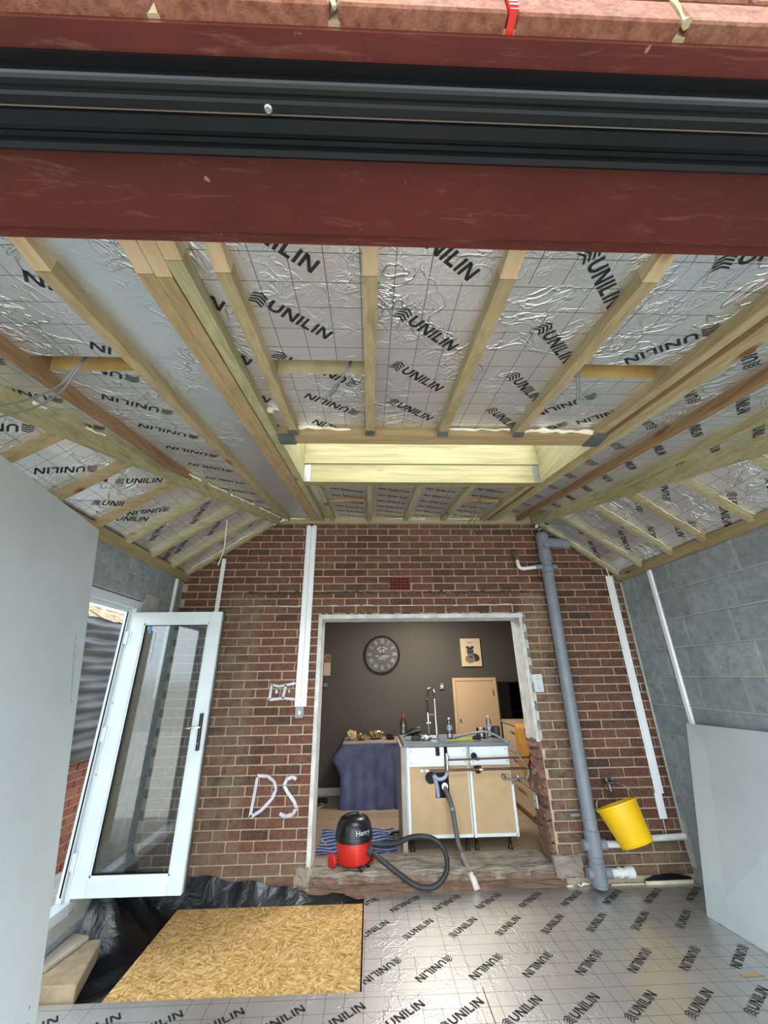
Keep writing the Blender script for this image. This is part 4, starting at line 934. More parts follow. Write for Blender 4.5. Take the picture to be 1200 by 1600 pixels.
# wall clock
ck = thing('wall_clock', (.185, KY, 1.868), 'large round dark wall clock with roman numerals in the kitchen', 'clock')
cx, cz, R_ = .185, 1.866, .268
CF = plain('clock_slate_face', '#484845', '#403f3c', .6, scale=5); CN = plain('clock_pale_numerals', '#a9a69c', '#8f8c82', .7)
B().lathe([(R_, 0), (R_, .03), (R_-.012, .036), (R_-.03, .024), (R_-.03, .0)], (cx, KY, cz), (0, -1, 0), 48).build('rim', plain('clock_rim_black', '#2a2826', '#201f1d', .4), ck)
fc = B().lathe([(R_-.028, .012), (R_-.028, .018), (0, .0185)], (cx, KY, cz), (0, -1, 0), 48).build('dial', CF, ck)
ROM = ['XII', 'I', 'II', 'III', 'IIII', 'V', 'VI', 'VII', 'VIII', 'IX', 'X', 'XI']
for i, rn in enumerate(ROM):
    a = math.pi/2-i*math.pi/6; b = B(); adv = {'I': .3, 'V': .66, 'X': .66}; tw = sum(adv[c] for c in rn); xx = -tw/2
    segs = []
    for ch in rn:
        w_ = adv[ch]
        if ch == 'I': segs.append(((xx+.15, 0), (xx+.15, 1), .13))
        if ch == 'V': segs += [((xx+.1, 1), (xx+.33, 0), .14), ((xx+.56, 1), (xx+.33, 0), .07)]
        if ch == 'X': segs += [((xx+.1, 1), (xx+.56, 0), .14), ((xx+.56, 1), (xx+.1, 0), .07)]
        xx += w_
    S_ = .062; rr = .155
    for p, q, wd in segs:
        pts = []
        for (x, y) in stroke(p, q, wd):
            lx, ly = x*S_*.72, rr+y*S_; ca, sa = math.cos(a-math.pi/2), math.sin(a-math.pi/2)
            pts.append((cx+lx*ca-ly*sa, KY-.0195, cz+lx*sa+ly*ca))
        b.quad(*pts)
    b.build('numeral', CN, fc)
def text_mesh(txt, size, M, name, mat, parent, ext=.0):
    cu = bpy.data.curves.new('t', 'FONT'); cu.body = txt; cu.size = size; cu.align_x = 'CENTER'; cu.extrude = ext
    ob = bpy.data.objects.new('t', cu); COL.objects.link(ob); me = bpy.data.meshes.new_from_object(ob); bpy.data.objects.remove(ob)
    b = B(); b.v = [M @ v.co for v in me.vertices]; b.f = [tuple(p.vertices) for p in me.polygons]; return b.build(name, mat, parent)
def wallM(x, y, z): return Matrix(((1, 0, 0, x), (0, 0, -1, y), (0, 1, 0, z), (0, 0, 0, 1)))
B().box(cx-.02, cx-.008, KY-.0196, KY-.019, cz+.02, cz+.075).box(cx-.006, cx+.012, KY-.0196, KY-.019, cz+.02, cz+.075).box(cx+.016, cx+.034, KY-.0196, KY-.019, cz+.03, cz+.07).box(cx-.05, cx-.03, KY-.0196, KY-.019, cz+.03, cz+.06).build('dial_print', CN, fc)
b = B()
for k in range(12): 
    a0, a1 = math.radians(40+k*100/12), math.radians(40+(k+1)*100/12); ro, ri = .105, .093; c0 = cz-.0
    b.quad(*[(cx+r_*math.cos(q), KY-.0195, c0+r_*math.sin(q)) for r_, q in ((ri, a0), (ro, a0), (ro, a1), (ri, a1))])
b.box(cx-.10, cx-.03, KY-.0196, KY-.019, cz-.032, cz-.020).box(cx-.02, cx+.10, KY-.0196, KY-.019, cz-.034, cz-.022).box(cx-.07, cx+.07, KY-.0196, KY-.019, cz-.055, cz-.048).box(cx-.05, cx+.05, KY-.0196, KY-.019, cz-.072, cz-.066).build('dial_print', CN, fc)
B().bar((cx+.03, KY-.024, cz+.02), (cx-.10, KY-.024, cz-.062), .010, .003, (0, 1, 0)).build('minute_hand', BLACKP, ck); B().bar((cx, KY-.026, cz-.02), (cx+.004, KY-.026, cz+.12), .012, .003, (0, 1, 0)).build('hour_hand', BLACKP, ck)
B().lathe([(.012, .02), (.012, .028), (0, .03)], (cx, KY, cz), (0, -1, 0), 16).build('hub', BLACKP, ck)
# framed drawing of a dog
PX, PZ = 1.527, 1.88
t = thing('dog_picture', (PX, KY, 1.684), 'cream canvas print of a bearded dog above the cupboard door', 'picture')
B().box(PX-.15, PX+.15, KY-.025, KY, PZ-.197, PZ+.197).build('canvas', plain('cream_canvas', '#d9c2a2', '#cfb694', .8, scale=3), t)
DI = plain('charcoal_ink', '#2e2a27', '#3f3a35', .9); DG = plain('grey_ink', '#8d8070', '#6c6156', .9)
def flat(name, m, *polys, y=KY-.0262):
    b = B()
    for p in polys: b.quad(*[(PX+x*.001, y, PZ+z*.001) for x, z in p])
    return b.build(name, m, t)
def ell(x, z, a, c, n=16, r=0): return [(x+a*math.cos(2*math.pi*k/n)*math.cos(r)-c*math.sin(2*math.pi*k/n)*math.sin(r), z+a*math.cos(2*math.pi*k/n)*math.sin(r)+c*math.sin(2*math.pi*k/n)*math.cos(r)) for k in range(n)]
flat('drawn_body', DI, ell(55, -75, 70, 55, 18, -.4)); flat('drawn_chest', DG, ell(-20, -95, 75, 60), y=KY-.0266)
flat('drawn_head', DI, ell(-12, 10, 52, 62), y=KY-.027); flat('drawn_ear', DI, [(-75, 60), (-68, 88), (-22, 85), (-35, 45)], [(0, 85), (45, 90), (52, 62), (14, 45)], y=KY-.0273)
flat('drawn_muzzle', DG, ell(-8, -38, 42, 34), y=KY-.0276); flat('drawn_nose', DI, ell(-6, -14, 15, 11), y=KY-.028); flat('drawn_brow', DG, ell(-34, 24, 16, 7, 12, .3), ell(12, 26, 16, 7, 12, -.3), y=KY-.028)
flat('drawn_beard', DI, ell(-8, -66, 30, 12), y=KY-.0283)
flat('picture_title', DG, [(-45, 132), (35, 132), (35, 142), (-45, 142)], y=KY-.0262)
t = thing('wall_thermostat', (1.053, KY, 1.40), 'small silver switch on the taupe wall above the kitchen tap', 'switch'); B().box(1.02, 1.085, KY-.02, KY, 1.375, 1.46).build('plate', HANGER, t, bevel=.004); B().box(1.04, 1.065, KY-.024, KY-.019, 1.40, 1.43).build('rocker', WHITE_PVC, t)
t = thing('wall_calendar', (-.61, KY, 1.56), 'paper calendar hanging at the left edge of the kitchen wall', 'calendar')
B().box(-.68, -.58, KY-.006, KY, 1.58, 1.76).build('date_page', plain('cream_paper', '#cdb9a0', None, .8), t); B().box(-.68, -.58, KY-.008, KY, 1.77, 1.88).build('photo_page', plain('photo_print', '#4a2f33', '#b98a78', .6, scale=14), t); B().box(-.67, -.61, KY-.02, KY, 1.43, 1.48).build('hook', HANGER, t)

# base cabinets seen from behind
CY = 4.33
def cabinet(x0, x1, label, holes):
    t = thing('base_cabinet', ((x0+x1)/2, CY+.27, KZ), label, 'cabinet', 'kitchen base cabinets')
    for nm, q in (('side_panel', (x0, x0+.018, CY+.02, CY+.56, .215, .925)), ('side_panel', (x1-.018, x1, CY+.02, CY+.56, .215, .925)), ('bottom_panel', (x0+.018, x1-.018, CY+.02, CY+.56, .215, .233))): B().box(*q).build(nm, CABW, t)
    return t
cabA = cabinet(.345, .945, 'wider cabinet with the cut-out back and waste trap', 0); cabB = cabinet(.95, 1.345, 'narrower cabinet at the right end of the worktop', 0)
bp = B()
for q in ((.375, .613, .24, .925), (.745, .93, .24, .925), (.613, .745, .24, .514), (.613, .716, .716, .925)): bp.box(q[0], q[1], CY+.004, CY+.010, q[2], q[3])
bp.build('back_panel', TAN, cabA); B().box(.60, .76, CY+.045, CY+.055, .5, .925).build('shade_board', CUT_SHADE, cabA)  # dark board added behind the cut-out, shade put into its colour
B().lathe([(.052, 0), (.052, .003)], (.575, CY+.004, .675), (0, -1, 0), 14).build('rough_hole_shade', CUT_SHADE, cabA); B().box(.61, .70, CY+.0035, CY+.006, .66, .716).build('rough_hole_shade', CUT_SHADE, cabA)  # dark plates on the panel, painted as the shade of ragged holes
B().box(.955, 1.335, CY+.004, CY+.010, .24, .925).build('back_panel', TAN, cabB)
for (x0, x1, z0, z1, par) in ((.355, .378, .215, .926, cabA), (.372, .935, .219, .243, cabA), (.946, .968, .215, .72, cabB), (.965, 1.34, .219, .243, cabB), (1.328, 1.352, .215, .61, cabB)): B().box(x0, x1, CY-.012, CY+.02, z0, z1).build('edge_strip', CABW, par, bevel=.002)
for (x0, x1, par) in ((.379, .632, cabA), (.672, .712, cabA), (.748, .925, cabA), (.962, 1.33, cabB)): B().box(x0, x1, CY-.01, CY+.004, .765 if x0 < .7 else .77, .922).build('top_rail', CABW, par, bevel=.001)
B().box(.632, .672, CY-.01, CY+.004, .765, .85).build('top_rail', CABW, cabA); B().box(.632, .672, CY, CY+.0045, .85, .922).build('rail_slot_shade', CUT_SHADE, cabA)  # dark plate paints the shade in the gap of the rail
for (x0, x1) in ((.748, .925), (.962, 1.33)): B().box(x0, x1, CY-.013, CY-.0095, .838, .848).build('rail_groove', CABW, cabA if x0 < .9 else cabB)
for (x, z, par) in ((.395, .89, cabA), (.395, .795, cabA), (.905, .895, cabA), (.91, .80, cabA), (.985, .895, cabB), (.99, .80, cabB), (1.31, .897, cabB), (1.312, .80, cabB)): B().lathe([(.006, 0), (.004, .002)], (x, CY-.011, z), (0, -1, 0), 8).build('screw', HANGER, par)
for (x, z, par, rr) in ((.998, .845, cabB, .03), (1.026, .735, cabB, .034)): B().lathe([(rr, 0), (rr, .003), (0, .003)], (x, CY-.011, z), (0, -1, 0), 16).build('cut_hole_shade', CUT_SHADE, par)  # dark discs on the panel, hole shade put into their colour
B().box(.99, 1.06, CY-.013, CY+.006, .735, .76).build('cut_hole_shade', CUT_SHADE, cabB)  # dark plate, likewise painted hole shade
for par, xs in ((cabA, (.385, .88)), (cabB, (.965, 1.268))):
    for x in xs:
        for y in (CY+.03, CY+.45): B().lathe([(.024, 0), (.02, .008), (.014, .02), (.014, .08), (.022, .095)], (x, y, KZ), n=12).build('leg', BLACKP, par)
tag(B().box(.325, 1.362, CY-.02, CY+.60, .928, .958).build('worktop', WTOP, origin=(.84, CY+.3, .928), bevel=.003), 'grey worktop over the two base cabinets', 'worktop')
tag(B().box(.30, .342, CY+.005, CY+.58, KZ, .925).build('end_panel', plain('pale_end_panel', '#a99f94', '#938a80', .6), origin=(.32, CY+.3, KZ)), 'pale upright end panel at the left of the cabinets', 'panel')
# pipes behind the cabinets
def pipe(name, label, pts, r, m, cat='pipe', group=None, sm=0, part='tube', n=10):
    t = thing(name, pts[0], label, cat, group); B().tube(pts, r, n, sm).build(part, m, t); return t
t = pipe('copper_pipe', 'upper dull copper pipe crossing behind the cabinets', [(.71, CY-.05, .822), (1.0, CY-.05, .826), (1.58, CY-.05, .834)], .008, COPPER, group='copper water pipes')
B().tube([(.73, CY-.05, .88), (.73, CY-.05, .74)], .013, 10).build('fitting', CHROME, t); B().tube([(.735, CY-.05, .86), (.735, CY-.05, .83)], .018, 10).build('nut', CHROME, t); B().tube([(1.0, CY-.05, .826), (1.04, CY-.05, .826)], .012, 10).build('nut', COPPER, t)
t = pipe('copper_pipe', 'lower dull copper pipe crossing behind the cabinets', [(.56, CY-.05, .74), (1.0, CY-.05, .742), (1.58, CY-.05, .744)], .010, COPPER, group='copper water pipes')
B().tube([(.475, CY-.05, .739), (.50, CY-.05, .739)], .014, 10).tube([(.52, CY-.05, .739), (.545, CY-.05, .739)], .013, 10).build('end_cap', WHITE_PVC, t); B().tube([(.50, CY-.05, .739), (.56, CY-.05, .739)], .009, 8).build('union', CHROME, t); B().tube([(1.03, CY-.05, .742), (1.06, CY-.05, .742)], .014, 10).build('nut', CHROME, t)
t = thing('sink_trap', (.63, CY, .55), 'pale blue-grey sink trap in the cabinet cut-out', 'trap')
B().tube([(.64, CY+.03, .52), (.632, CY+.01, .60), (.61, CY-.005, .68), (.60, CY-.01, .70)], .019, 10, 3).build('tail_pipe', plain('blue_grey_pvc', '#aab4cc', '#8d98b4', .4), t); B().tube([(.60, CY-.02, .70), (.64, CY-.02, .668), (.69, CY-.02, .672), (.72, CY-.02, .70), (.73, CY-.03, .76)], .016, 10, 4).build('u_bend', bpy.data.materials['blue_grey_pvc'], t)
t = thing('waste_hose', (.843, 3.93, .0), 'dark grey waste pipe slanting from the cabinet to the floor', 'pipe')
B().tube([(.70, CY-.0, .60), (.705, CY-.03, .58), (.74, 4.24, .47), (.757, 4.15, .25), (.775, 4.09, .18), (.80, 4.03, .12), (.815, 3.985, .08)], .021, 12, 4).build('tube', WASTE, t)
B().tube([(.775, 4.09, .18), (.80, 4.03, .12), (.815, 3.985, .08)], .024, 12).build('grey_sleeve', plain('tan_grey_pipe', '#8d877e', '#736d64', .6), t); B().tube([(.812, 3.99, .088), (.83, 3.955, .055), (.843, 3.93, .01)], .026, 12).build('white_end', plain('taped_white', '#dcdcd6', '#c0b8b0', .6, scale=30), t)
B().lathe([(.03, 0), (.03, .012), (.023, .014)], (.70, CY-.012, .605), (0, -1, .3), 14).build('ring', WHITE_PVC, t); B().lathe([(.026, 0), (.026, .02)], (.742, 4.235, .462), (.1, -.4, -1), 12).build('coupling', plain('worn_grey', '#8a8c8a', None, .5), t)
t = thing('stop_valve', (1.27, CY-.02, .655), 'chrome stop valve at the right cabinet edge', 'valve')
B().tube([(1.265, CY+.01, .69), (1.27, CY-.03, .672), (1.275, CY-.05, .657), (1.46, CY-.05, .654)], .009, 8).build('body', HANGER, t)
for x in (1.36, 1.39, 1.42, 1.45): B().tube([(x-.008, CY-.05, .655), (x+.008, CY-.05, .655)], .016, 8).build('nut', CHROME if x != 1.39 else COPPER, t)
B().tube([(1.39, CY-.05, .655), (1.39, CY-.05, .69)], .006, 8).build('lever', CHROME, t); B().lathe([(.022, 0), (.016, .012)], (1.265, CY-.012, .675), (0, -1, 0), 10).build('flange', HANGER, t)
pipe('flexible_hose', 'grey flexible hose arching over the worktop to the stop valve', [(.88, 4.62, .965), (.97, 4.56, .99), (1.08, 4.48, 1.02), (1.18, 4.42, 1.03), (1.28, 4.34, .99), (1.37, 4.29, .92), (1.44, 4.28, .82), (1.49, 4.28, .74), (1.49, 4.28, .69), (1.46, 4.28, .655)], .010, plain('braided_grey', '#8e9294', '#70757a', .4), 'hose', sm=6)
t = thing('small_socket', (1.515, 4.20, .44), 'white socket plate low on the broken brick reveal', 'socket'); B().box(1.488, 1.5, 4.15, 4.22, .46, .56).build('plate', UPVC, t, bevel=.002); B().box(1.486, 1.489, 4.18, 4.19, .50, .52).build('slot', BLACKP, t)
t = thing('gas_tap', (1.5, 4.2, .40), 'small brass tap below the socket in the reveal', 'tap'); B().tube([(1.53, 4.19, .395), (1.47, 4.19, .39)], .011, 8).build('body', plain('brass', '#9c7a3a', None, .35, .9), t); B().tube([(1.475, 4.19, .39), (1.45, 4.17, .39)], .008, 8).build('nozzle', bpy.data.materials['brass'], t)

# things on the worktop
WZ = .958
t = thing('kitchen_tap', (.68, 4.62, WZ), 'tall chrome spring-neck kitchen tap', 'tap')
B().tube([(.70, 4.62, WZ), (.697, 4.62, 1.10), (.695, 4.62, 1.34)], [.016, .014, .011], 12).build('column', CHROME, t); B().tube([(.695, 4.62, 1.34), (.69, 4.62, 1.40), (.665, 4.62, 1.435), (.64, 4.62, 1.42), (.622, 4.62, 1.36), (.618, 4.62, 1.30)], .008, 8, 6).build('neck', BLACKP, t)
b = B(); pts = []
for k in range(160):
    f = k/159; a = f*2*math.pi*16
    if f < .35: c0 = Vector((.695-.005*f, 4.62, 1.31+.26*f))
    else:
        q = (f-.35)/.65*math.pi; c0 = Vector((.656+.037*math.cos(q), 4.62, 1.401+.036*math.sin(q)-(.08*max(0, (f-.8)/.2))))
    pts.append(c0+Vector((.013*math.cos(a), .013*math.sin(a), 0)))
b.tube(pts, .0028, 5).build('spring', CHROME, t)
B().tube([(.617, 4.62, 1.30), (.616, 4.62, 1.20)], .010, 10).build('dark_hose', plain('dark_red_grip', '#3a2022', None, .5), t); B().tube([(.616, 4.62, 1.20), (.617, 4.62, 1.10)], [.016, .014], 10).tube([(.617, 4.62, 1.10), (.622, 4.62, 1.0)], .009, 8).build('spray_head', CHROME, t)
B().tube([(.617, 4.62, 1.17), (.65, 4.61, 1.185), (.697, 4.62, 1.17)], .005, 8).tube([(.60, 4.62, 1.10), (.64, 4.62, 1.10)], .008, 8).build('docking_arm', CHROME, t); B().box(.60, .70, 4.58, 4.66, WZ, WZ+.04).build('base_block', CHROME, t, bevel=.006)
def bottle(x, y, z, h, label, cap, lab=True, fill=None):
    t = thing('plastic_bottle', (x, y, z), label, 'bottle', 'drinks bottles in the kitchen'); s = h/.2
    B().lathe([(.028*s, 0), (.031*s, .006*s), (.031*s, .05*s), (.029*s, .055*s), (.031*s, .06*s), (.031*s, .125*s), (.022*s, .158*s), (.012*s, .175*s), (.012*s, .186*s)], (x, y, z), n=20).build('body', BOTTLE, t)
    B().lathe([(.0145*s, .18*s), (.0145*s, .2*s), (.0, .2*s)], (x, y, z), n=14).build('cap', cap, t)
    if lab: B().lathe([(.0315*s, .085*s), (.0318*s, .088*s), (.0318*s, .12*s), (.0315*s, .123*s)], (x, y, z), n=20).build('label', plain('blue_bottle_label', '#3a58a0', '#c9d3e6', .5, scale=18) if 'blue_bottle_label' not in bpy.data.materials else bpy.data.materials['blue_bottle_label'], t)
    if fill: B().lathe([(.0, .004), (.027*s, .006*s), (.029*s, .03*s), (0, .03*s)], (x, y, z), n=16).build('drink', fill, t)
bottle(.835, 4.62, WZ, .19, 'clear water bottle beside the chrome tap', UPVC); bottle(1.265, 4.66, WZ, .20, 'clear water bottle near the right end of the worktop', UPVC)
t = thing('glass_jar', (1.165, 4.62, WZ), 'low clear glass jar on the worktop', 'jar'); B().lathe([(.04, 0), (.046, .006), (.046, .085), (.043, .09), (.042, .085), (.042, .01), (0, .008)], (1.165, 4.62, WZ), n=24).build('wall', BOTTLE, t); B().lathe([(0, .009), (.041, .01), (.041, .05), (0, .05)], (1.165, 4.62, WZ), n=24).build('contents', plain('amber_contents', '#a8895c', '#7e6440', .5), t)
t = thing('dark_mug', (1.33, 4.64, WZ), 'dark grey cup beside the right water bottle', 'cup'); B().lathe([(.036, 0), (.042, .004), (.042, .1), (.038, .1), (.037, .01), (0, .01)], (1.33, 4.64, WZ), n=20).build('body', plain('charcoal_glaze', '#3d4044', None, .4), t)
t = thing('hand_saw', (.92, 4.42, WZ), 'yellow handled saw lying along the worktop edge', 'saw')
B().prism([(.735, 4.335, WZ+.004), (.76, 4.33, WZ+.02), (1.04, 4.42, WZ+.034), (1.045, 4.42, WZ+.008)], (0, .006, 0)).build('blade', plain('yellow_blade', '#c9c83a', '#a9aa2a', .4), t)
B().tube([(1.02, 4.42, WZ+.022), (1.06, 4.43, WZ+.03), (1.105, 4.43, WZ+.024)], [.014, .02, .018], 10).build('handle', BLACKP, t)
t = thing('cordless_drill', (.46, 4.55, WZ), 'black cordless drill on the left end of the worktop', 'drill')
B().tube([(.38, 4.55, WZ+.05), (.44, 4.55, WZ+.075), (.52, 4.55, WZ+.09)], [.02, .034, .03], 12).build('motor', BLACKP, t); B().box(.43, .52, 4.50, 4.60, WZ, WZ+.045).build('battery', plain('battery_black', '#1e1c18', '#4a4218', .5, scale=20), t, bevel=.006)
B().tube([(.46, 4.55, WZ+.07), (.475, 4.55, WZ+.03)], .02, 10).build('grip', BLACKP, t); B().tube([(.38, 4.55, WZ+.05), (.345, 4.55, WZ+.03)], [.014, .006], 8).build('chuck', HANGER, t)
t = thing('pipe_fittings', (.56, 4.5, WZ), 'small heap of white and chrome pipe fittings beside the tap', 'fittings')
for k, (x, z, r) in enumerate(((.545, .014, .014), (.575, .018, .018), (.60, .012, .012), (.56, .035, .010))): B().tube([(x-.018, 4.48, WZ+z), (x+.02, 4.49+.01*k, WZ+z+.004)], r, 10).build('fitting', WHITE_PVC if k % 2 else CHROME, t)

# covered table
t = thing('covered_table', (.03, 5.85, KZ), 'dusty blue cloth draped over a low table by the kitchen wall', 'covered table')
tz = .80
def skirt(u, v):
    path = [(-.33, 6.12), (-.34, 5.85), (-.335, 5.6), (-.30, 5.58), (-.1, 5.57), (.12, 5.57), (.3, 5.575), (.385, 5.58), (.39, 5.85), (.39, 6.12)]
    f = u*(len(path)-1); k = min(int(f), len(path)-2); q = f-k; x = path[k][0]*(1-q)+path[k+1][0]*q; y = path[k][1]*(1-q)+path[k+1][1]*q
    z = tz-v*(tz-KZ-.004)
    fold = .014*math.sin(u*46)*v+.01*math.sin(u*90+2)*v
    if x < -.28: x -= .11*math.exp(-((v-.26)/.16)**2)+.02*v
    return (x, y-fold*(1 if -.3 < x < .38 else 0)-.012*v, z)
rough_sheet(skirt, 90, 18, 'cloth_skirt', BLUE, t, .0025, 2, True)
B().box(-.335, .39, 5.57, 6.12, tz-.015, tz+.004).build('table_top', plain('dusty_top', '#8a7c74', '#756860', .8), t, bevel=.004)
def crumple(name, x, y, z, sx, sy, sz, m, label, seed):
    rnd = random.Random(seed); bm = bmesh.new(); bmesh.ops.create_icosphere(bm, subdivisions=3, radius=1)
    for v in bm.verts:
        d = 1+rnd.uniform(-.28, .22); v.co = Vector((v.co.x*sx*d, v.co.y*sy*d, max(0, v.co.z*.5+.5)*2*sz*(1 if v.co.z < -.6 else d)))
    b = B(); bm.verts.index_update(); b.v = [v.co+Vector((x, y, z)) for v in bm.verts]; b.f = [tuple(v.index for v in f.verts) for f in bm.faces]; bm.free()
    return tag(b.build(name, m, origin=(x, y, z)), label, 'bag', 'crumpled wrappers on the covered table')
FOILG = plain('gold_foil', '#c2a67c', '#5a4630', .35, .6, scale=22)
crumple('paper_bag', -.235, 5.80, tz+.004, .06, .05, .055, plain('cream_bag', '#cdb48e', '#a88c66', .7, scale=14), 'rounded cream paper bag at the left of the covered table', 1)
crumple('foil_wrapper', -.10, 5.78, tz+.004, .06, .05, .035, FOILG, 'crinkled gold wrapper between the cream bag and the long wrapper', 2)
crumple('foil_wrapper', .085, 5.85, tz+.004, .095, .06, .05, FOILG, 'long crinkled gold wrapper in the middle of the covered table', 3)
crumple('dark_pouch', .27, 5.80, tz+.004, .06, .05, .035, plain('dark_pouch_fabric', '#33251f', '#1c1614', .8), 'dark crumpled pouch in front of the red-capped bottle', 4)
bottle(.44, 5.75, tz+.004 if False else .79, .30, 'clear bottle with a red cap behind the cordless drill', RED, False, plain('red_drink', '#6a1520', None, .2))
tag(B().box(.395, .52, 5.68, 5.9, KZ, .79).build('side_stool', plain('dark_stool', '#4a4038', None, .7), origin=(.46, 5.8, KZ), bevel=.004), 'dark narrow stand squeezed between the covered table and cabinets', 'stand')
# right side of the kitchen
t = thing('dark_corner_unit', (2.15, 6.0, KZ), 'made-up black shelved unit standing in for the dark kitchen corner', 'shelf unit')
CORNER_DARK = plain('painted_corner_dark', '#070605', '#040404', .9, spec=.1)  # darkness of the corner put into the colour of this added unit
for q in ((1.885, 1.91, 5.75, 6.21), (2.43, 2.455, 5.75, 6.21)): B().box(*q, KZ, 1.465).build('side_panel', CORNER_DARK, t)
for z in (.14, .46, .78, 1.1, 1.445): B().box(1.91, 2.43, 5.75, 6.21, z, z+.02).build('shelf', CORNER_DARK, t)
B().box(1.91, 2.43, 6.195, 6.21, .16, 1.445).build('back_panel', CORNER_DARK, t)
t = thing('drawer_unit', (2.05, 5.1, KZ), 'cream drawer unit under the orange cloth', 'cabinet')
CRM = plain('cream_unit', '#bda789', '#ae987a', .6)
B().box(1.72, 2.4, 4.72, 5.62, KZ+.07, 1.0).build('carcass', CRM, t); B().box(1.75, 2.4, 4.76, 5.6, KZ, KZ+.07).build('plinth', plain('plinth_cream', '#b2946c', None, .6), t); B().box(1.70, 2.42, 4.70, 5.64, 1.0, 1.03).build('top', plain('pale_top', '#a8957a', None, .5), t)
for z0, z1 in ((.20, .43), (.44, .70), (.71, .985)):
    dr = B().box(1.702, 1.72, 4.73, 5.61, z0, z1).build('drawer', CRM, t, bevel=.003); B().tube([(1.69, 5.0, z1-.05), (1.69, 5.3, z1-.05)], .005, 6).build('handle', HANGER, dr)
def drape(u, v):
    s = v*.62; y = 4.70+u*.34+.02*math.sin(v*7)
    if s < .2: x, z = 1.88-s, 1.036+.006*math.sin(u*20)
    else: x, z = 1.675-.012*math.sin(u*16+v*6)-.01, 1.036-(s-.2)*(.75+.45*math.sin(u*3.0))
    return (x, y, z)
o = rough_sheet(drape, 22, 26, 'orange_cloth', ORANGE, None, .003, 5, True); tag(o, 'orange cloth draped over the corner of the cream drawer unit', 'cloth')
# rug, vacuum cleaner
def rug_mat():
    n = NT('striped_rug'); v = n.coord('Object'); sx = n.n('ShaderNodeSeparateXYZ'); n.l(v, sx.inputs[0])
    wb_ = n.math('ADD', sx.outputs[1], n.math('MULTIPLY', n.noise(v, 5, 2), .05)); s = n.math('FRACT', n.math('MULTIPLY', wb_, 13.0))
    col = n.ramp(s, [(.0, C('#2c3f6e')), (.35, C('#2c3f6e')), (.4, C('#9aa7c4')), (.52, C('#3c5288')), (.7, C('#c9ccd6')), (.8, C('#26355e'))])
    r_ = [nd for nd in n.t.nodes if nd.type == 'VALTORGB'][-1]; r_.color_ramp.interpolation = 'CONSTANT'; n.bump(n.noise(v, 80, 3), .5, .006); return n.set(col, .95, 0, .1)
o = rough_sheet(lambda u, v: (-.475+u*.72, 4.33+v*.60, KZ+.006+.006*math.sin(u*19+v*7)), 40, 24, 'striped_rug', rug_mat(), None, .0015, 8, True); tag(o, 'blue and white striped rug behind the vacuum cleaner', 'rug')
VX, VY, VZ = -.13, 4.10, KZ
t = thing('vacuum_cleaner', (VX, VY, VZ), 'red and black round vacuum cleaner with a looped hose on the threshold', 'vacuum cleaner')
B().lathe([(.10, .03), (.128, .036), (.14, .05), (.147, .185), (.145, .19)], (VX, VY, VZ), n=36).build('drum', RED, t)
B().lathe([(.147, .186), (.158, .188), (.160, .215), (.155, .225)], (VX, VY, VZ), n=36).build('rim_band', BLACKP, t)
B().lathe([(.154, .222), (.150, .25), (.138, .295), (.115, .33), (.085, .345), (.0, .348)], (VX, VY, VZ), n=36).build('dome', BLACKP, t)
B().tube([(VX-.09, VY, VZ+.325), (VX-.04, VY, VZ+.352), (VX+.04, VY, VZ+.352), (VX+.09, VY, VZ+.325)], .014, 10, 3).build('carry_handle', BLACKP, t); B().lathe([(.011, 0), (.013, .02), (.008, .026)], (VX+.032, VY-.03, VZ+.345), n=12).build('knob', BLACKP, t)
for s in (-1, 1):
    w_ = B().lathe([(.046, 0), (.05, .006), (.05, .022), (.046, .028)], (VX-.165 if s < 0 else VX+.13, VY-.02+(.0 if s < 0 else .09), VZ+.05), (-.75, -.66, 0) if s < 0 else (.7, .7, 0), 20).build('wheel', RED, t)
for (x, y) in ((VX+.065, VY-.115), (VX+.12, VY-.03)): B().lathe([(.018, -.012), (.022, -.008), (.022, .008), (.018, .012)], (x, y, VZ+.022), (1, .3, 0), 14).build('caster', BLACKP, t)
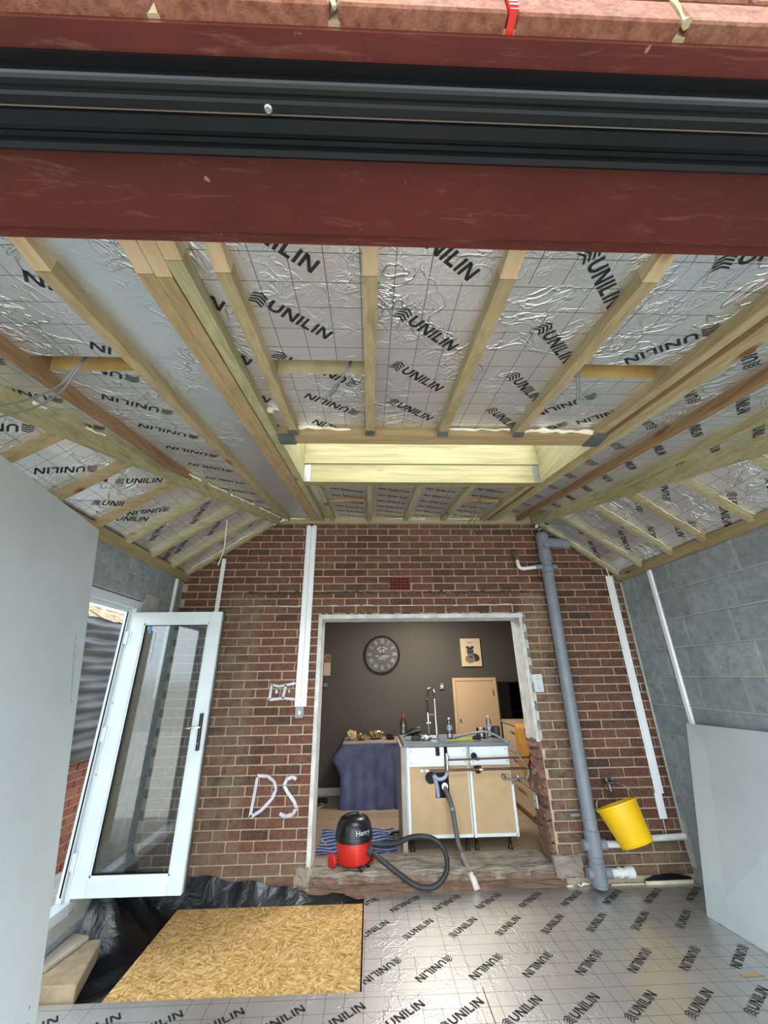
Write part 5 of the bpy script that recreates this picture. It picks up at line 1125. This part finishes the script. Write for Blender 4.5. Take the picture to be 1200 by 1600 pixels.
B().lathe([(.034, 0), (.034, .02), (.028, .024), (.026, .045)], (VX+.125, VY-.075, VZ+.125), (.85, -.5, -.1), 18).build('inlet', plain('dark_grey_plastic', '#3c3e42', None, .4), t)
hp = [(.01, 4.02, .235), (.05, 3.995, .225), (.12, 3.965, .185), (.22, 3.95, .125), (.34, 3.94, .055), (.43, 3.935, .032), (.52, 3.935, .04), (.60, 3.945, .10), (.625, 3.96, .18), (.60, 3.98, .26), (.53, 4.0, .315), (.43, 4.02, .33), (.33, 4.04, .315), (.24, 4.06, .28), (.14, 4.08, .262), (.05, 4.09, .262), (.0, 4.09, .262)]
b = B(); b.tube(hp, .019, 12, 14); b.build('hose', BLACK_SEAL if False else plain('ribbed_hose', '#2b2d30', '#1d1e20', .55), t)
# name on the dome
tm = text_mesh('Henry', .052, Matrix.Identity(4), 'name_print', UPVC, t)
for v in tm.data.vertices:
    a = v.co.x+VX; zz = v.co.y+VY if False else None
me = tm.data; o3 = Vector(WL[t.name])
for v in me.vertices:
    lx, lz = v.co.x+o3.x, v.co.y+o3.y
    ang = math.radians(-58)+lx/.152; v.co = Vector((.1535*math.cos(ang), .1535*math.sin(ang), .242+lz))
t = thing('power_adapter', (-.66, 6.0, KZ), 'small black adapter and white cable by the left baseboard', 'adapter'); B().box(-.64, -.52, 5.86, 5.92, KZ, KZ+.05).build('body', BLACKP, t, bevel=.006); B().tube([(-.6, 5.86, KZ+.008), (-.56, 5.75, KZ+.008), (-.62, 5.65, KZ+.008)], .005, 6, 5).build('lead', WHITE_PVC, t)
pipe('floor_cable', 'black power lead lying on the wooden floor by the rug', [(.20, 4.75, KZ+.006), (.24, 4.80, KZ+.006), (.27, 4.82, KZ+.006), (.295, 4.81, KZ+.006)], .006, BLACKP, 'cable', sm=5)

for o in bpy.data.objects:   # print, nail heads and the like are too small to pick apart
    if o.parent is not None and o.name.split('.')[0] in ('nail_heads', 'printed_mark', 'foil_wrap', 'dial_print', 'pin_holes', 'lettering', 'name_print', 'flashing_scar', 'mortar_smear', 'head_scar'): o['kind'] = 'stuff'
